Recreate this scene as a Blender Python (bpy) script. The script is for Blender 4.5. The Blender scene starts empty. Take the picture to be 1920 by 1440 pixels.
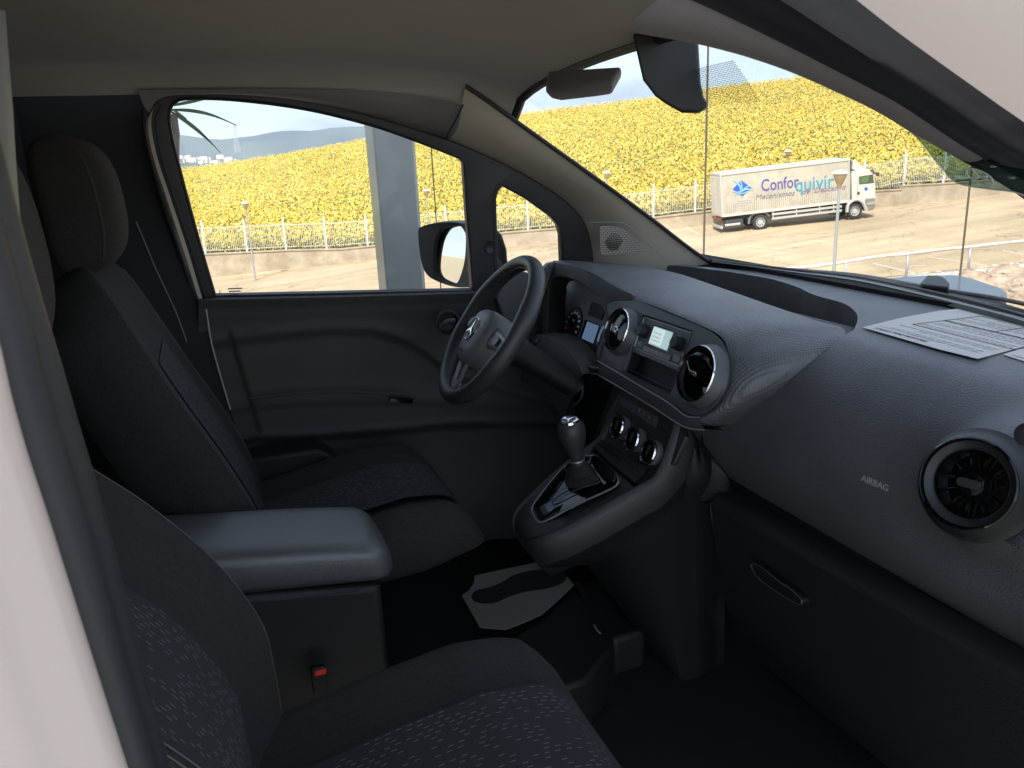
import bpy, bmesh, math, random
import numpy as np
from math import sin, cos, radians, atan2, pi, sqrt, exp
from mathutils import Vector, Matrix
random.seed(7); RNG = np.random.default_rng(7)
S = bpy.context.scene

# ------------------------------------------------------------------ camera
FP = 1520.0                       # focal length in photo pixels (1920 wide)
YAW, PITCH, ROLL = radians(20), radians(16), radians(2.6)
CAM = np.array([0., 0., 1.45])
F_ = np.array([sin(YAW)*cos(PITCH), cos(YAW)*cos(PITCH), -sin(PITCH)])
R0 = np.array([cos(YAW), -sin(YAW), 0.]); U0 = np.cross(R0, F_)
RT = cos(ROLL)*R0 - sin(ROLL)*U0; UP = sin(ROLL)*R0 + cos(ROLL)*U0
cd = bpy.data.cameras.new('camera'); cam = bpy.data.objects.new('camera', cd); S.collection.objects.link(cam)
cam.matrix_world = Matrix(((RT[0], UP[0], -F_[0], CAM[0]), (RT[1], UP[1], -F_[1], CAM[1]), (RT[2], UP[2], -F_[2], CAM[2]), (0, 0, 0, 1)))
cd.sensor_width = 36; cd.lens = 36*FP/1920; cd.clip_start = .02; cd.clip_end = 30000
cd.dof.use_dof = True; cd.dof.focus_distance = 2.2; cd.dof.aperture_fstop = 22
S.camera = cam
# ------------------------------------------------------------------ light
SUNV = Vector((-.55, -.62, 1.25)).normalized()
w = bpy.data.worlds.new('World'); S.world = w; w.use_nodes = True
nt = w.node_tree; nt.nodes.clear()
def wn(t): return nt.nodes.new(t)
out = wn('ShaderNodeOutputWorld'); bg = wn('ShaderNodeBackground'); sky = wn('ShaderNodeTexSky')
sky.sky_type = 'NISHITA'; sky.sun_disc = False
sky.sun_elevation = math.asin(SUNV.z); sky.sun_rotation = atan2(SUNV.x, SUNV.y)
sky.air_density = 1.0; sky.dust_density = 0.1; sky.ozone_density = 1.5
tc = wn('ShaderNodeTexCoord'); mp = wn('ShaderNodeMapping'); mp.inputs['Scale'].default_value = (1, 1, 3.6)
nz = wn('ShaderNodeTexNoise'); nz.inputs['Scale'].default_value = 5.5; nz.inputs['Detail'].default_value = 8; nz.inputs['Roughness'].default_value = .58
cr = wn('ShaderNodeValToRGB'); cr.color_ramp.elements[0].position = .47; cr.color_ramp.elements[1].position = .66
mx = wn('ShaderNodeMix'); mx.data_type = 'RGBA'; mx.inputs['B'].default_value = (4.6, 4.6, 4.7, 1)
nt.links.new(tc.outputs['Generated'], mp.inputs['Vector']); nt.links.new(mp.outputs['Vector'], nz.inputs['Vector'])
nt.links.new(nz.outputs['Fac'], cr.inputs['Fac']); nt.links.new(cr.outputs['Color'], mx.inputs['Factor'])
hs = wn('ShaderNodeHueSaturation'); hs.inputs['Saturation'].default_value = .80; nt.links.new(sky.outputs['Color'], hs.inputs['Color']); nt.links.new(hs.outputs['Color'], mx.inputs['A']); nt.links.new(mx.outputs['Result'], bg.inputs['Color'])
bg.inputs['Strength'].default_value = .12
nt.links.new(bg.outputs['Background'], out.inputs['Surface'])
sl = bpy.data.lights.new('sun', 'SUN'); sl.energy = 2.8; sl.angle = radians(.5); sl.color = (1, .93, .80)
so = bpy.data.objects.new('sun', sl); S.collection.objects.link(so); so.rotation_euler = SUNV.to_track_quat('Z', 'Y').to_euler()
S.view_settings.view_transform = 'Standard'; S.view_settings.look = 'None'; S.view_settings.gamma = 1
S.view_settings.exposure = 1.45; S.view_settings.use_curve_mapping = False
try:
    S.cycles.use_denoising = True; S.cycles.max_bounces = 9; S.cycles.diffuse_bounces = 5; S.cycles.glossy_bounces = 4
    S.cycles.transparent_max_bounces = 24; S.cycles.transmission_bounces = 6; S.cycles.caustics_reflective = False; S.cycles.caustics_refractive = False
    S.cycles.sample_clamp_indirect = 6
except Exception: pass

# ------------------------------------------------------------------ pixel -> place (used to survey the photograph)
def ray(x, y): return F_ + RT*((x-960)/FP) + UP*(-(y-720)/FP)
def PY(x, y, v): d = ray(x, y); return CAM + d*((v-CAM[1])/d[1])
def PX(x, y, v): d = ray(x, y); return CAM + d*((v-CAM[0])/d[0])
def PZ(x, y, v): d = ray(x, y); return CAM + d*((v-CAM[2])/d[2])
def PD(x, y, v): return CAM + ray(x, y)*v
def PL(x, y, P0, n):
    d = ray(x, y); n = np.array(n, float); return CAM + d*(((np.array(P0, float)-CAM)@n)/(d@n))
def proj(P):
    q = np.asarray(P, float)-CAM; w_ = q@F_; return 960+FP*(q@RT)/w_, 720-FP*(q@UP)/w_
def nrm(v): v = np.asarray(v, float); return v/np.linalg.norm(v)
HF = nrm([sin(YAW), cos(YAW), 0]); HR = nrm([cos(YAW), -sin(YAW), 0])     # ground axes of the outdoor survey
def UV(u, v, z): return HR*u + HF*v + np.array([0, 0, z])

# ------------------------------------------------------------------ materials
M = {}
def mat(name, col, rough=.5, metal=0., bump=0., bscale=200., var=0., vscale=6., spec=None, coat=0., bkind='NOISE', col2=None, detail=3, bdist=.001):
    m = bpy.data.materials.new(name); m.use_nodes = True; n = m.node_tree; b = n.nodes['Principled BSDF']
    b.inputs['Base Color'].default_value = (*col, 1); b.inputs['Roughness'].default_value = rough; b.inputs['Metallic'].default_value = metal
    if spec is not None: b.inputs['Specular IOR Level'].default_value = spec
    if coat: b.inputs['Coat Weight'].default_value = coat; b.inputs['Coat Roughness'].default_value = .42 if name == 'vinyl' else .05
    t = n.nodes.new('ShaderNodeTexCoord')
    if var or col2:
        z = n.nodes.new('ShaderNodeTexNoise'); z.inputs['Scale'].default_value = vscale; z.inputs['Detail'].default_value = 6; z.inputs['Roughness'].default_value = .6
        n.links.new(t.outputs['Object'], z.inputs['Vector'])
        r = n.nodes.new('ShaderNodeValToRGB'); e = r.color_ramp.elements; e[0].position = .32; e[1].position = .68
        c2 = col2 if col2 else tuple(min(1, c*(1+var)) for c in col); c1 = col if col2 else tuple(c*(1-var) for c in col)
        e[0].color = (*c1, 1); e[1].color = (*c2, 1)
        n.links.new(z.outputs['Fac'], r.inputs['Fac']); n.links.new(r.outputs['Color'], b.inputs['Base Color'])
    if bump:
        if bkind == 'VORONOI':
            z = n.nodes.new('ShaderNodeTexVoronoi'); o = 'Distance'
        else:
            z = n.nodes.new('ShaderNodeTexNoise'); o = 'Fac'; z.inputs['Detail'].default_value = detail
        z.inputs['Scale'].default_value = bscale; n.links.new(t.outputs['Object'], z.inputs['Vector'])
        k = n.nodes.new('ShaderNodeBump'); k.inputs['Strength'].default_value = bump; k.inputs['Distance'].default_value = bdist
        n.links.new(z.outputs[o], k.inputs['Height']); n.links.new(k.outputs['Normal'], b.inputs['Normal'])
    M[name] = m; return m
def nodes_of(m): return m.node_tree.nodes, m.node_tree.links, m.node_tree.nodes['Principled BSDF']

mat('soft_plastic', (.100, .104, .115), .42, bump=.7, bscale=480, bkind='VORONOI', bdist=.0016, var=.17, vscale=7, spec=.55)
mat('dark_plastic', (.011, .0108, .0105), .5, bump=.4, bscale=900, bkind='VORONOI', var=.1)
mat('black_plastic', (.008, .0078, .0076), .55, bump=.3, bscale=700)
mat('console_plastic', (.032, .031, .030), .40, bump=.6, bscale=500, bkind='VORONOI', var=.1)
mat('lower_plastic', (.022, .0215, .021), .45, bump=.7, bscale=480, bkind='VORONOI', var=.12)
mat('panel_grey', (.080, .086, .090), .36, bump=.2, bscale=1200, bkind='VORONOI')
mat('gloss_black', (.004, .004, .005), .08, spec=.35)
mat('cluster_grey', (.17, .18, .185), .5)
mat('key_grey', (.20, .21, .215), .4)
mat('chrome', (.75, .74, .72), .12, 1.)
mat('satin_silver', (.34, .34, .335), .38, .6, bump=.1, bscale=900)
mat('spoke_silver', (.24, .24, .24), .35, .5)
mat('rubber', (.020, .020, .024), .5, bump=.15, bscale=300)
mat('beige_trim', (.46, .41, .34), .75, bump=.3, bscale=1100, bkind='VORONOI', var=.04)
mat('grey_trim', (.20, .19, .19), .7, bump=.3, bscale=1100, bkind='VORONOI', var=.04)
mat('headliner', (.42, .39, .35), .95, bump=.4, bscale=1500, var=.03)
mat('bulkhead', (.014, .0145, .017), .8, bump=.3, bscale=400)
mat('door_plastic', (.048, .049, .045), .68, bump=.5, bscale=800, bkind='VORONOI', var=.1, vscale=4)
mat('white_paint', (.60, .50, .44), .25, coat=.5)
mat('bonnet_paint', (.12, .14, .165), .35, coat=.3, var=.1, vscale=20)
mat('carpet', (.006, .0057, .0055), .95, bump=.8, bscale=600)
mat('fabric', (.0205, .0190, .0175), .9, bump=.9, bscale=520, var=.30, vscale=180, bdist=.002)
mat('vinyl', (.085, .084, .082), .36, coat=.8, bump=.5, bscale=700, bkind='VORONOI', spec=.7)
mat('wheel_leather', (.034, .034, .034), .42, bump=.25, bscale=900, bkind='VORONOI')
mat('hub_plastic', (.13, .13, .13), .45, bump=.25, bscale=1100, bkind='VORONOI')
mat('thread', (.085, .083, .08), .8)
mat('red', (.9, .04, .04), .4)
mat('white_print', (.85, .85, .85), .6)
mat('grey_print', (.42, .42, .42), .6)
mat('paper', (.62, .61, .58), .8, bump=.1, bscale=60)
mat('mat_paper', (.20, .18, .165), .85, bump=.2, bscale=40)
mat('ink', (.05, .05, .06), .7)
mat('orange_print', (.5, .12, .05), .5)

def screen_mat(name, c1, c2, s):
    m = bpy.data.materials.new(name); m.use_nodes = True; n, l, b = nodes_of(m)
    b.inputs['Base Color'].default_value = (*c2, 1); b.inputs['Roughness'].default_value = .12
    b.inputs['Emission Color'].default_value = (*c1, 1); b.inputs['Emission Strength'].default_value = s; M[name] = m
screen_mat('lcd_blue', (.10, .17, .27), (.02, .03, .05), .30)
screen_mat('lcd_pale', (.42, .60, .62), (.2, .24, .24), .28)
screen_mat('lcd_paler', (.62, .72, .70), (.3, .34, .33), .32)

# ribbed skin of the dashboard hood
m = mat('ribbed', (.112, .116, .127), .42, spec=.6, var=.24, vscale=9); n, l, b = nodes_of(m)
t = n.new('ShaderNodeTexCoord'); mpp = n.new('ShaderNodeMapping'); mpp.inputs['Rotation'].default_value = (0, 0, radians(28))
wv = n.new('ShaderNodeTexWave'); wv.inputs['Scale'].default_value = 62; wv.inputs['Distortion'].default_value = .15; wv.bands_direction = 'Y'
wv2 = n.new('ShaderNodeTexWave'); wv2.inputs['Scale'].default_value = 62; wv2.bands_direction = 'X'
ad = n.new('ShaderNodeMath'); ad.operation = 'ADD'; m2 = n.new('ShaderNodeMath'); m2.operation = 'MULTIPLY'; m2.inputs[1].default_value = .45
bp = n.new('ShaderNodeBump'); bp.inputs['Strength'].default_value = .7; bp.inputs['Distance'].default_value = .0012
l.new(t.outputs['Object'], mpp.inputs['Vector']); l.new(mpp.outputs['Vector'], wv.inputs['Vector']); l.new(mpp.outputs['Vector'], wv2.inputs['Vector'])
l.new(wv2.outputs['Fac'], m2.inputs[0]); l.new(wv.outputs['Fac'], ad.inputs[0]); l.new(m2.outputs[0], ad.inputs[1])
l.new(ad.outputs[0], bp.inputs['Height']); l.new(bp.outputs['Normal'], b.inputs['Normal'])

# woven insert with pale dashes, laid out in the seat's own coordinates (attribute 'sx','sy')
m = mat('insert_fabric', (.035, .035, .038), .85); n, l, b = nodes_of(m)
def mth(op, a, bb=None, c=None):
    k = n.new('ShaderNodeMath'); k.operation = op
    for i, q in enumerate((a, bb, c)):
        if q is None: continue
        if isinstance(q, (int, float)): k.inputs[i].default_value = q
        else: l.new(q, k.inputs[i])
    return k.outputs[0]
at = n.new('ShaderNodeAttribute'); at.attribute_name = 'sew'; sp = n.new('ShaderNodeSeparateXYZ'); l.new(at.outputs['Vector'], sp.inputs[0])
cx = mth('MULTIPLY', sp.outputs['X'], 1/.0080); fx = mth('FRACT', cx); ix = mth('FLOOR', cx)
wnx = n.new('ShaderNodeTexWhiteNoise'); wnx.noise_dimensions = '1D'; l.new(ix, wnx.inputs['W'])
cy = mth('ADD', mth('MULTIPLY', sp.outputs['Y'], 1/.0145), mth('MULTIPLY', wnx.outputs['Value'], 1.0)); fy = mth('FRACT', cy); iy = mth('FLOOR', cy)
cb = n.new('ShaderNodeCombineXYZ'); l.new(ix, cb.inputs[0]); l.new(iy, cb.inputs[1])
wn2 = n.new('ShaderNodeTexWhiteNoise'); wn2.noise_dimensions = '2D'; l.new(cb.outputs[0], wn2.inputs['Vector'])
on = mth('MULTIPLY', mth('MULTIPLY', mth('LESS_THAN', fx, .15), mth('LESS_THAN', fy, .5)), mth('GREATER_THAN', wn2.outputs['Value'], .48))
mxx = n.new('ShaderNodeMix'); mxx.data_type = 'RGBA'; mxx.inputs['A'].default_value = (.022, .022, .023, 1); mxx.inputs['B'].default_value = (.17, .17, .17, 1)
l.new(on, mxx.inputs['Factor']); l.new(mxx.outputs['Result'], b.inputs['Base Color'])
wv = n.new('ShaderNodeTexWave'); wv.inputs['Scale'].default_value = 120; l.new(at.outputs['Vector'], wv.inputs['Vector'])
bp = n.new('ShaderNodeBump'); bp.inputs['Strength'].default_value = .4; bp.inputs['Distance'].default_value = .001; l.new(wv.outputs['Fac'], bp.inputs['Height']); l.new(bp.outputs['Normal'], b.inputs['Normal'])

def glass_mat(name, tint=(1, 1, 1), refl=1.0, ior=.04):
    m = bpy.data.materials.new(name); m.use_nodes = True; n = m.node_tree.nodes; l = m.node_tree.links; n.clear()
    o = n.new('ShaderNodeOutputMaterial'); tr = n.new('ShaderNodeBsdfTransparent'); gl = n.new('ShaderNodeBsdfGlossy'); mi = n.new('ShaderNodeMixShader'); lw = n.new('ShaderNodeLayerWeight'); lw.inputs['Blend'].default_value = .5; pw = n.new('ShaderNodeMath'); pw.operation = 'POWER'; pw.inputs[1].default_value = 5; fr = n.new('ShaderNodeMath'); fr.operation = 'MULTIPLY_ADD'; fr.inputs[1].default_value = .9; fr.inputs[2].default_value = ior; l.new(lw.outputs['Facing'], pw.inputs[0]); l.new(pw.outputs[0], fr.inputs[0])
    tr.inputs['Color'].default_value = (*tint, 1); gl.inputs['Roughness'].default_value = .02; gl.inputs['Color'].default_value = (refl, refl, refl, 1)
    l.new(fr.outputs[0], mi.inputs[0]); l.new(tr.outputs[0], mi.inputs[1]); l.new(gl.outputs[0], mi.inputs[2]); l.new(mi.outputs[0], o.inputs['Surface']); M[name] = m
glass_mat('window_glass', (.98, .985, .975), .8, .03)
glass_mat('screen_glass', (.98, .985, .975), .35, .02)
glass_mat('facade_glass', (.985, .99, .985), .6, .03)
glass_mat('green_film', (.22, .33, .31), .8, .05)

# ------------------------------------------------------------------ mesh helpers
COL = S.collection
def tag(o, label=None, cat=None, group=None, kind=None):
    if label: o['label'] = label
    if cat: o['category'] = cat
    if group: o['group'] = group
    if kind: o['kind'] = kind
    return o
def empty(name, loc, label, cat, group=None):
    o = bpy.data.objects.new(name, None); COL.objects.link(o); o.location = loc; o.empty_display_size = .1
    return tag(o, label, cat, group)
def root_inv(p):
    mtx = Matrix.Identity(4)
    q = p
    while q is not None:
        mtx = q.matrix_basis @ mtx if q.parent is None else (q.matrix_parent_inverse @ q.matrix_basis) @ mtx; q = q.parent
    return mtx.inverted()
def setp(o, p):
    if p is not None: o.parent = p; o.matrix_parent_inverse = root_inv(p)
class MB:
    def __init__(s): s.v = []; s.f = []; s.mi = []; s.mats = []
    def m(s, name):
        if name not in s.mats: s.mats.append(name)
        return s.mats.index(name)
    def add(s, v, f, mt):
        k = len(s.v); i = s.m(mt); s.v += [tuple(float(c) for c in p) for p in v]
        for q in f: s.f.append(tuple(a+k for a in q)); s.mi.append(i)
        return s
    def build(s, name, parent=None, smooth=True, bevel=0, sub=0, solid=0, local=False, seg=2, angle=40, flat_angle=None):
        me = bpy.data.meshes.new(name); me.from_pydata(s.v, [], s.f)
        for a in s.mats: me.materials.append(M[a])
        for p, i in zip(me.polygons, s.mi): p.material_index = i
        bm = bmesh.new(); bm.from_mesh(me); bmesh.ops.recalc_face_normals(bm, faces=bm.faces)
        if smooth and not sub:
            lim = radians(angle)
            for e in bm.edges:
                if len(e.link_faces) == 2 and e.calc_face_angle(0) > lim: e.smooth = False
        bm.to_mesh(me); bm.free()
        if smooth:
            for p in me.polygons: p.use_smooth = True
        o = bpy.data.objects.new(name, me); COL.objects.link(o)
        if parent is not None:
            if local: o.parent = parent
            else: setp(o, parent)
        if solid: q = o.modifiers.new('solid', 'SOLIDIFY'); q.thickness = solid; q.offset = 0
        if bevel: q = o.modifiers.new('bevel', 'BEVEL'); q.width = bevel; q.segments = seg; q.limit_method = 'ANGLE'; q.angle_limit = radians(35)
        if sub: q = o.modifiers.new('sub', 'SUBSURF'); q.levels = sub; q.render_levels = sub
        return o
def obj(name, v, f, mt, parent=None, **k): return MB().add(v, f, mt).build(name, parent, **k)
def grid(rows, cu=False, cv=False):
    a = len(rows); b_ = len(rows[0]); v = [p for r in rows for p in r]; f = []
    for i in range(a if cu else a-1):
        for j in range(b_ if cv else b_-1):
            i2 = (i+1) % a; j2 = (j+1) % b_; f.append((i*b_+j, i*b_+j2, i2*b_+j2, i2*b_+j))
    return v, f
def cat(pts, n, closed=False):
    P = np.asarray(pts, float)
    if closed: Q = np.vstack([P[-1], P, P[0], P[1]])
    else: Q = np.vstack([2*P[0]-P[1], P, 2*P[-1]-P[-2]])
    o = []
    segs = len(P) if closed else len(P)-1
    for i in range(segs):
        p0, p1, p2, p3 = Q[i:i+4]
        for t in np.linspace(0, 1, 12, endpoint=False):
            o.append(.5*((2*p1)+(-p0+p2)*t+(2*p0-5*p1+4*p2-p3)*t*t+(-p0+3*p1-3*p2+p3)*t**3))
    o.append(P[0] if closed else P[-1]); o = np.array(o)
    d = np.r_[0, np.cumsum(np.linalg.norm(np.diff(o, axis=0), axis=1))]
    tt = np.linspace(0, d[-1], n+1 if closed else n)
    if closed: tt = tt[:-1]
    return np.stack([np.interp(tt, d, o[:, k]) for k in range(o.shape[1])], 1)
def ckey(pts, per=8):
    """catmull-rom keeping key correspondence: per samples in every span"""
    P = np.asarray(pts, float); Q = np.vstack([2*P[0]-P[1], P, 2*P[-1]-P[-2]]); o = []
    for i in range(len(P)-1):
        p0, p1, p2, p3 = Q[i:i+4]
        for t in np.linspace(0, 1, per, endpoint=False):
            o.append(.5*((2*p1)+(-p0+p2)*t+(2*p0-5*p1+4*p2-p3)*t*t+(-p0+3*p1-3*p2+p3)*t**3))
    o.append(P[-1]); return np.array(o)
def tube(pts, r, n=8, closed=False, mb=None, mt=None, cap=True):
    P = np.asarray(pts, float); N = len(P); rr = np.full(N, r) if np.isscalar(r) else np.asarray(r, float)
    T = np.gradient(P, axis=0) if not closed else (np.roll(P, -1, 0)-np.roll(P, 1, 0)); T = T/np.linalg.norm(T, axis=1)[:, None]
    a = np.array([0, 0, 1.]) if abs(T[0][2]) < .9 else np.array([1., 0, 0]); u = nrm(np.cross(T[0], a)); rows = []
    for i in range(N):
        u = nrm(u-T[i]*(u@T[i])); v_ = np.cross(T[i], u)
        rows.append([P[i]+rr[i]*(cos(2*pi*k/n)*u+sin(2*pi*k/n)*v_) for k in range(n)])
    v, f = grid(rows, cu=closed, cv=True)
    if cap and not closed: f.append(tuple(range(n))[::-1]); f.append(tuple(range((N-1)*n, N*n)))
    if mb is not None: mb.add(v, f, mt)
    return v, f
def frame(axis, up=(0, 0, 1)):
    a = nrm(axis); u = nrm(np.cross(up, a)) if abs(np.dot(nrm(up), a)) < .98 else nrm(np.cross((1, 0, 0), a)); return u, np.cross(a, u), a
def lathe(prof, c, axis, n=40, mb=None, mt=None, sx=1., up=(0, 0, 1)):
    u, v_, a = frame(axis, up); c = np.asarray(c, float)
    rows = [[c+a*h+r*(sx*cos(2*pi*k/n)*u+sin(2*pi*k/n)*v_) for k in range(n)] for r, h in prof]
    v, f = grid(rows, cv=True)
    if mb is not None: mb.add(v, f, mt)
    return v, f
def box(c, s, ax=None, mb=None, mt=None):
    c = np.asarray(c, float); A = np.eye(3) if ax is None else np.array(ax, float)
    v = [c+A[0]*s[0]/2*i+A[1]*s[1]/2*j+A[2]*s[2]/2*k for i in (-1, 1) for j in (-1, 1) for k in (-1, 1)]
    f = [(0, 1, 3, 2), (4, 6, 7, 5), (0, 4, 5, 1), (2, 3, 7, 6), (0, 2, 6, 4), (1, 5, 7, 3)]
    if mb is not None: mb.add(v, f, mt)
    return v, f
def prism(poly, vec, mb=None, mt=None):
    p = [np.asarray(q, float) for q in poly]; n = len(p); v = p+[q+np.asarray(vec, float) for q in p]
    f = [tuple(range(n))[::-1], tuple(range(n, 2*n))]+[(i, (i+1) % n, (i+1) % n+n, i+n) for i in range(n)]
    if mb is not None: mb.add(v, f, mt)
    return v, f
def cv2mesh(cu, name, mtx, mt, parent):
    o = bpy.data.objects.new('tmp', cu); COL.objects.link(o); dg = bpy.context.evaluated_depsgraph_get(); dg.update()
    me = bpy.data.meshes.new_from_object(o.evaluated_get(dg)); bpy.data.objects.remove(o); me.transform(mtx); me.materials.clear(); me.materials.append(M[mt]); me.name = name
    r = bpy.data.objects.new(name, me); COL.objects.link(r); setp(r, parent); return r
def fmat(o, ex, ey, ez=None):
    ex = nrm(ex); ey = np.asarray(ey, float); ey = nrm(ey-ex*(ey@ex)); ez = np.cross(ex, ey)
    return Matrix(((ex[0], ey[0], ez[0], o[0]), (ex[1], ey[1], ez[1], o[1]), (ex[2], ey[2], ez[2], o[2]), (0, 0, 0, 1)))
def plate(name, outer, holes, o, ex, ey, thick, mt, parent=None, bevel=0, smooth=True):
    """flat plate with holes; outlines are 3D points near the plane (o, ex, ey)"""
    mtx = fmat(o, ex, ey); inv = mtx.inverted()
    cu = bpy.data.curves.new(name, 'CURVE'); cu.dimensions = '2D'; cu.fill_mode = 'BOTH'; cu.extrude = thick/2; cu.bevel_depth = bevel; cu.bevel_resolution = 2
    for lp in [outer]+list(holes):
        sp_ = cu.splines.new('POLY'); sp_.points.add(len(lp)-1); sp_.use_cyclic_u = True
        for q, p in zip(sp_.points, lp):
            k = inv @ Vector(p); q.co = (k.x, k.y, 0, 1)
    r = cv2mesh(cu, name, mtx, mt, parent)
    if smooth:
        bm = bmesh.new(); bm.from_mesh(r.data); bmesh.ops.remove_doubles(bm, verts=bm.verts, dist=1e-6)
        for e in bm.edges:
            if len(e.link_faces) == 2 and e.calc_face_angle(0) > radians(32): e.smooth = False
        for q in bm.faces: q.smooth = True
        bm.to_mesh(r.data); bm.free()
    return r
def text(name, body, o, ex, ey, size, mt, parent, ext=.0003, align='CENTER', sx=1., bold=0., shear=0.):
    cu = bpy.data.curves.new(name, 'FONT'); cu.body = body; cu.size = size; cu.extrude = ext; cu.align_x = align; cu.align_y = 'CENTER'; cu.offset = bold; cu.shear = shear; cu.resolution_u = 3
    return cv2mesh(cu, name, fmat(o, ex, ey) @ Matrix.Diagonal((sx, 1, 1, 1)), mt, parent)
def bez(p, n=40): return cat(p, n)
def rnd_rect(c, ex, ey, w_, h_, r, n=5):
    o = []
    for sx_, sy_, a0 in ((1, 1, 0), (-1, 1, 90), (-1, -1, 180), (1, -1, 270)):
        for k in range(n+1):
            a = radians(a0+90*k/n); o.append(np.asarray(c)+np.asarray(ex)*(sx_*(w_/2-r)+r*cos(a))+np.asarray(ey)*(sy_*(h_/2-r)+r*sin(a)))
    return o
# =================================================================== THE VAN (cab)
van = empty('van', (.5, 1.4, 0), 'white delivery van seen through its open passenger door, dark cab interior', 'van')

# ---- shell: floor, bulkhead, firewall, roof skin
mb = MB()
box((.5, 1.42, .27), (1.9, 1.56, .06), mb=mb, mt='carpet')
box((1.36, 1.42, .70), (.05, 1.56, .86), mb=mb, mt='carpet')
mb.build('cab_floor', van, smooth=False)
obj('bulkhead', *box((-.36, 1.42, .98), (.03, 1.5, 1.50)), 'bulkhead', van, bevel=.008)
# ribs of the bulkhead
mb = MB()
for y in (.85, 1.15, 1.45, 1.75): box((-.337, y, 1.0), (.02, .03, 1.3), mb=mb, mt='bulkhead')
mb.build('bulkhead_rib', van, bevel=.006)

# ---- side wall behind the driver's door, with belt line
PDo = (0, 2.13, 1.1); PDn = nrm((0, 1, .17))
def pd(x, y, off=0.): return PL(x, y, np.array(PDo)-PDn*off, PDn)
outer = [(385, 600), (376, 562), (350, 480), (322, 398), (298, 318), (283, 250), (282, 214), (294, 192), (322, 180), (400, 178), (500, 186), (600, 204), (700, 229), (780, 253), (843, 274), (925, 309), (1000, 349), (1055, 388), (1084, 425), (1095, 470), (1098, 520), (1090, 600)]
O3 = cat([pd(690+(x-690)*1.028, 420+(y-420)*1.045) for x, y in outer], 90)
W = [(403, 556), (372, 450), (345, 350), (322, 258), (316, 215), (322, 195), (338, 185), (380, 183), (440, 186), (520, 195), (600, 209), (700, 235), (780, 263), (862, 295), (870, 305), (876, 400), (886, 545)]
Wp = W[:1]+[tuple(q) for q in cat(W[1:14], 60)]+W[14:]
Q = [(928, 500), (926, 430), (924, 372), (928, 355), (938, 344), (985, 370), (1030, 402), (1046, 420), (1052, 440), (1054, 500), (1050, 560), (960, 560)]
mx0 = pd(600, 400)
ex = np.array([1., 0, 0]); ey = nrm(np.cross(PDn, ex))
if ey[2] < 0: ey = -ey
sidew = plate('door_frame', list(O3), [[pd(*p) for p in Wp], [pd(*p) for p in Q]], mx0, ex, ey, .03, 'rubber', van, bevel=.004)
# thin raised lips of the two openings
for nm, loop in (('window_seal', Wp), ('quarter_window_seal', Q)):
    P = [pd(*p, .017) for p in loop]; obj(nm, *tube(cat(P, 120, True) if nm != 'window_seal' else np.array(P), .0035, 6, closed=True), 'rubber', van)
# thin bright channel line of the quarter window and divider bar
obj('divider_bar', *tube([pd(884, 300, .012), pd(889, 420, .012), pd(897, 556, .012)], .004, 8), 'grey_trim', van)
obj('quarter_window_edge', *tube([pd(938, 342, .006), pd(985, 368, .006), pd(1035, 402, .006), pd(1052, 432, .006), pd(1056, 470, .006), pd(1057, 520, .006)], .0035, 8), 'beige_trim', van)
# glasses
off = -.004
g = obj('window_glass', [pd(*p, off) for p in ((403, 575), (310, 250), (318, 170), (600, 190), (880, 290), (890, 575))], [(0, 1, 2, 3, 4, 5)], 'window_glass', van, smooth=False)
g = obj('quarter_glass', [pd(*p, off) for p in ((925, 560), (918, 345), (938, 338), (1055, 405), (1062, 560))], [(0, 1, 2, 3, 4)], 'window_glass', van, smooth=False)
# safety mark printed in the pane corner
def ptxt(nm, body, px, py, h, par, mt='ink', off=.0, **k):
    p = pd(px, py, off); return text(nm, body, p, (1, 0, -.05), ey, h, mt, par, **k)
ptxt('glass_mark', 'E', 413, 548, .012, g)
for i in range(3): obj('glass_mark', *box(pd(441-i, 541+i*5), (.034-.006*i, .0006, .0035), ((1, 0, -.05), PDn, ey)), 'grey_print', g, smooth=False)

# side wall between bulkhead and door
wall_poly = [(-60, 60), (290, 110), (300, 180), (282, 198), (284, 250), (300, 320), (324, 398), (352, 480), (378, 562), (385, 600), (440, 790), (470, 960), (60, 960), (-60, 560)]
prv = [PY(x, y, 2.10) for x, y in wall_poly]
v, f = prism(prv, (0, .03, 0)); obj('side_wall', v, f, 'bulkhead', van, smooth=False)
obj('wall_seam', *tube([PY(*p, 2.098) for p in ((255, 415), (290, 500), (330, 585), (350, 640))], .0018, 6), 'grey_trim', van)
# light strip of trim along the rear edge of the door opening
A1 = cat([pd(*p, .018) for p in ((292, 196), (281, 212), (272, 240), (283, 300), (306, 372), (336, 466), (369, 568))], 40)
A2 = cat([pd(*p, .022) for p in ((297, 190), (287, 206), (284, 240), (296, 300), (320, 372), (351, 466), (381, 566))], 40)
mid = (A1+A2)/2-PDn*.008
obj('pillar_trim', *grid([A1+PDn*.02, A1, mid, A2, A2+PDn*.02]), 'beige_trim', van)
obj('door_seal', *tube(cat([pd(*p, .016) for p in ((304, 200), (294, 225), (303, 290), (328, 372), (360, 470), (388, 566))], 40), .005, 8), 'rubber', van)
obj('sill_strip', *tube(cat([PY(*p, 2.085) for p in ((386, 575), (396, 640), (412, 700), (432, 768))], 20), .002, 6), 'beige_trim', van)

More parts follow.
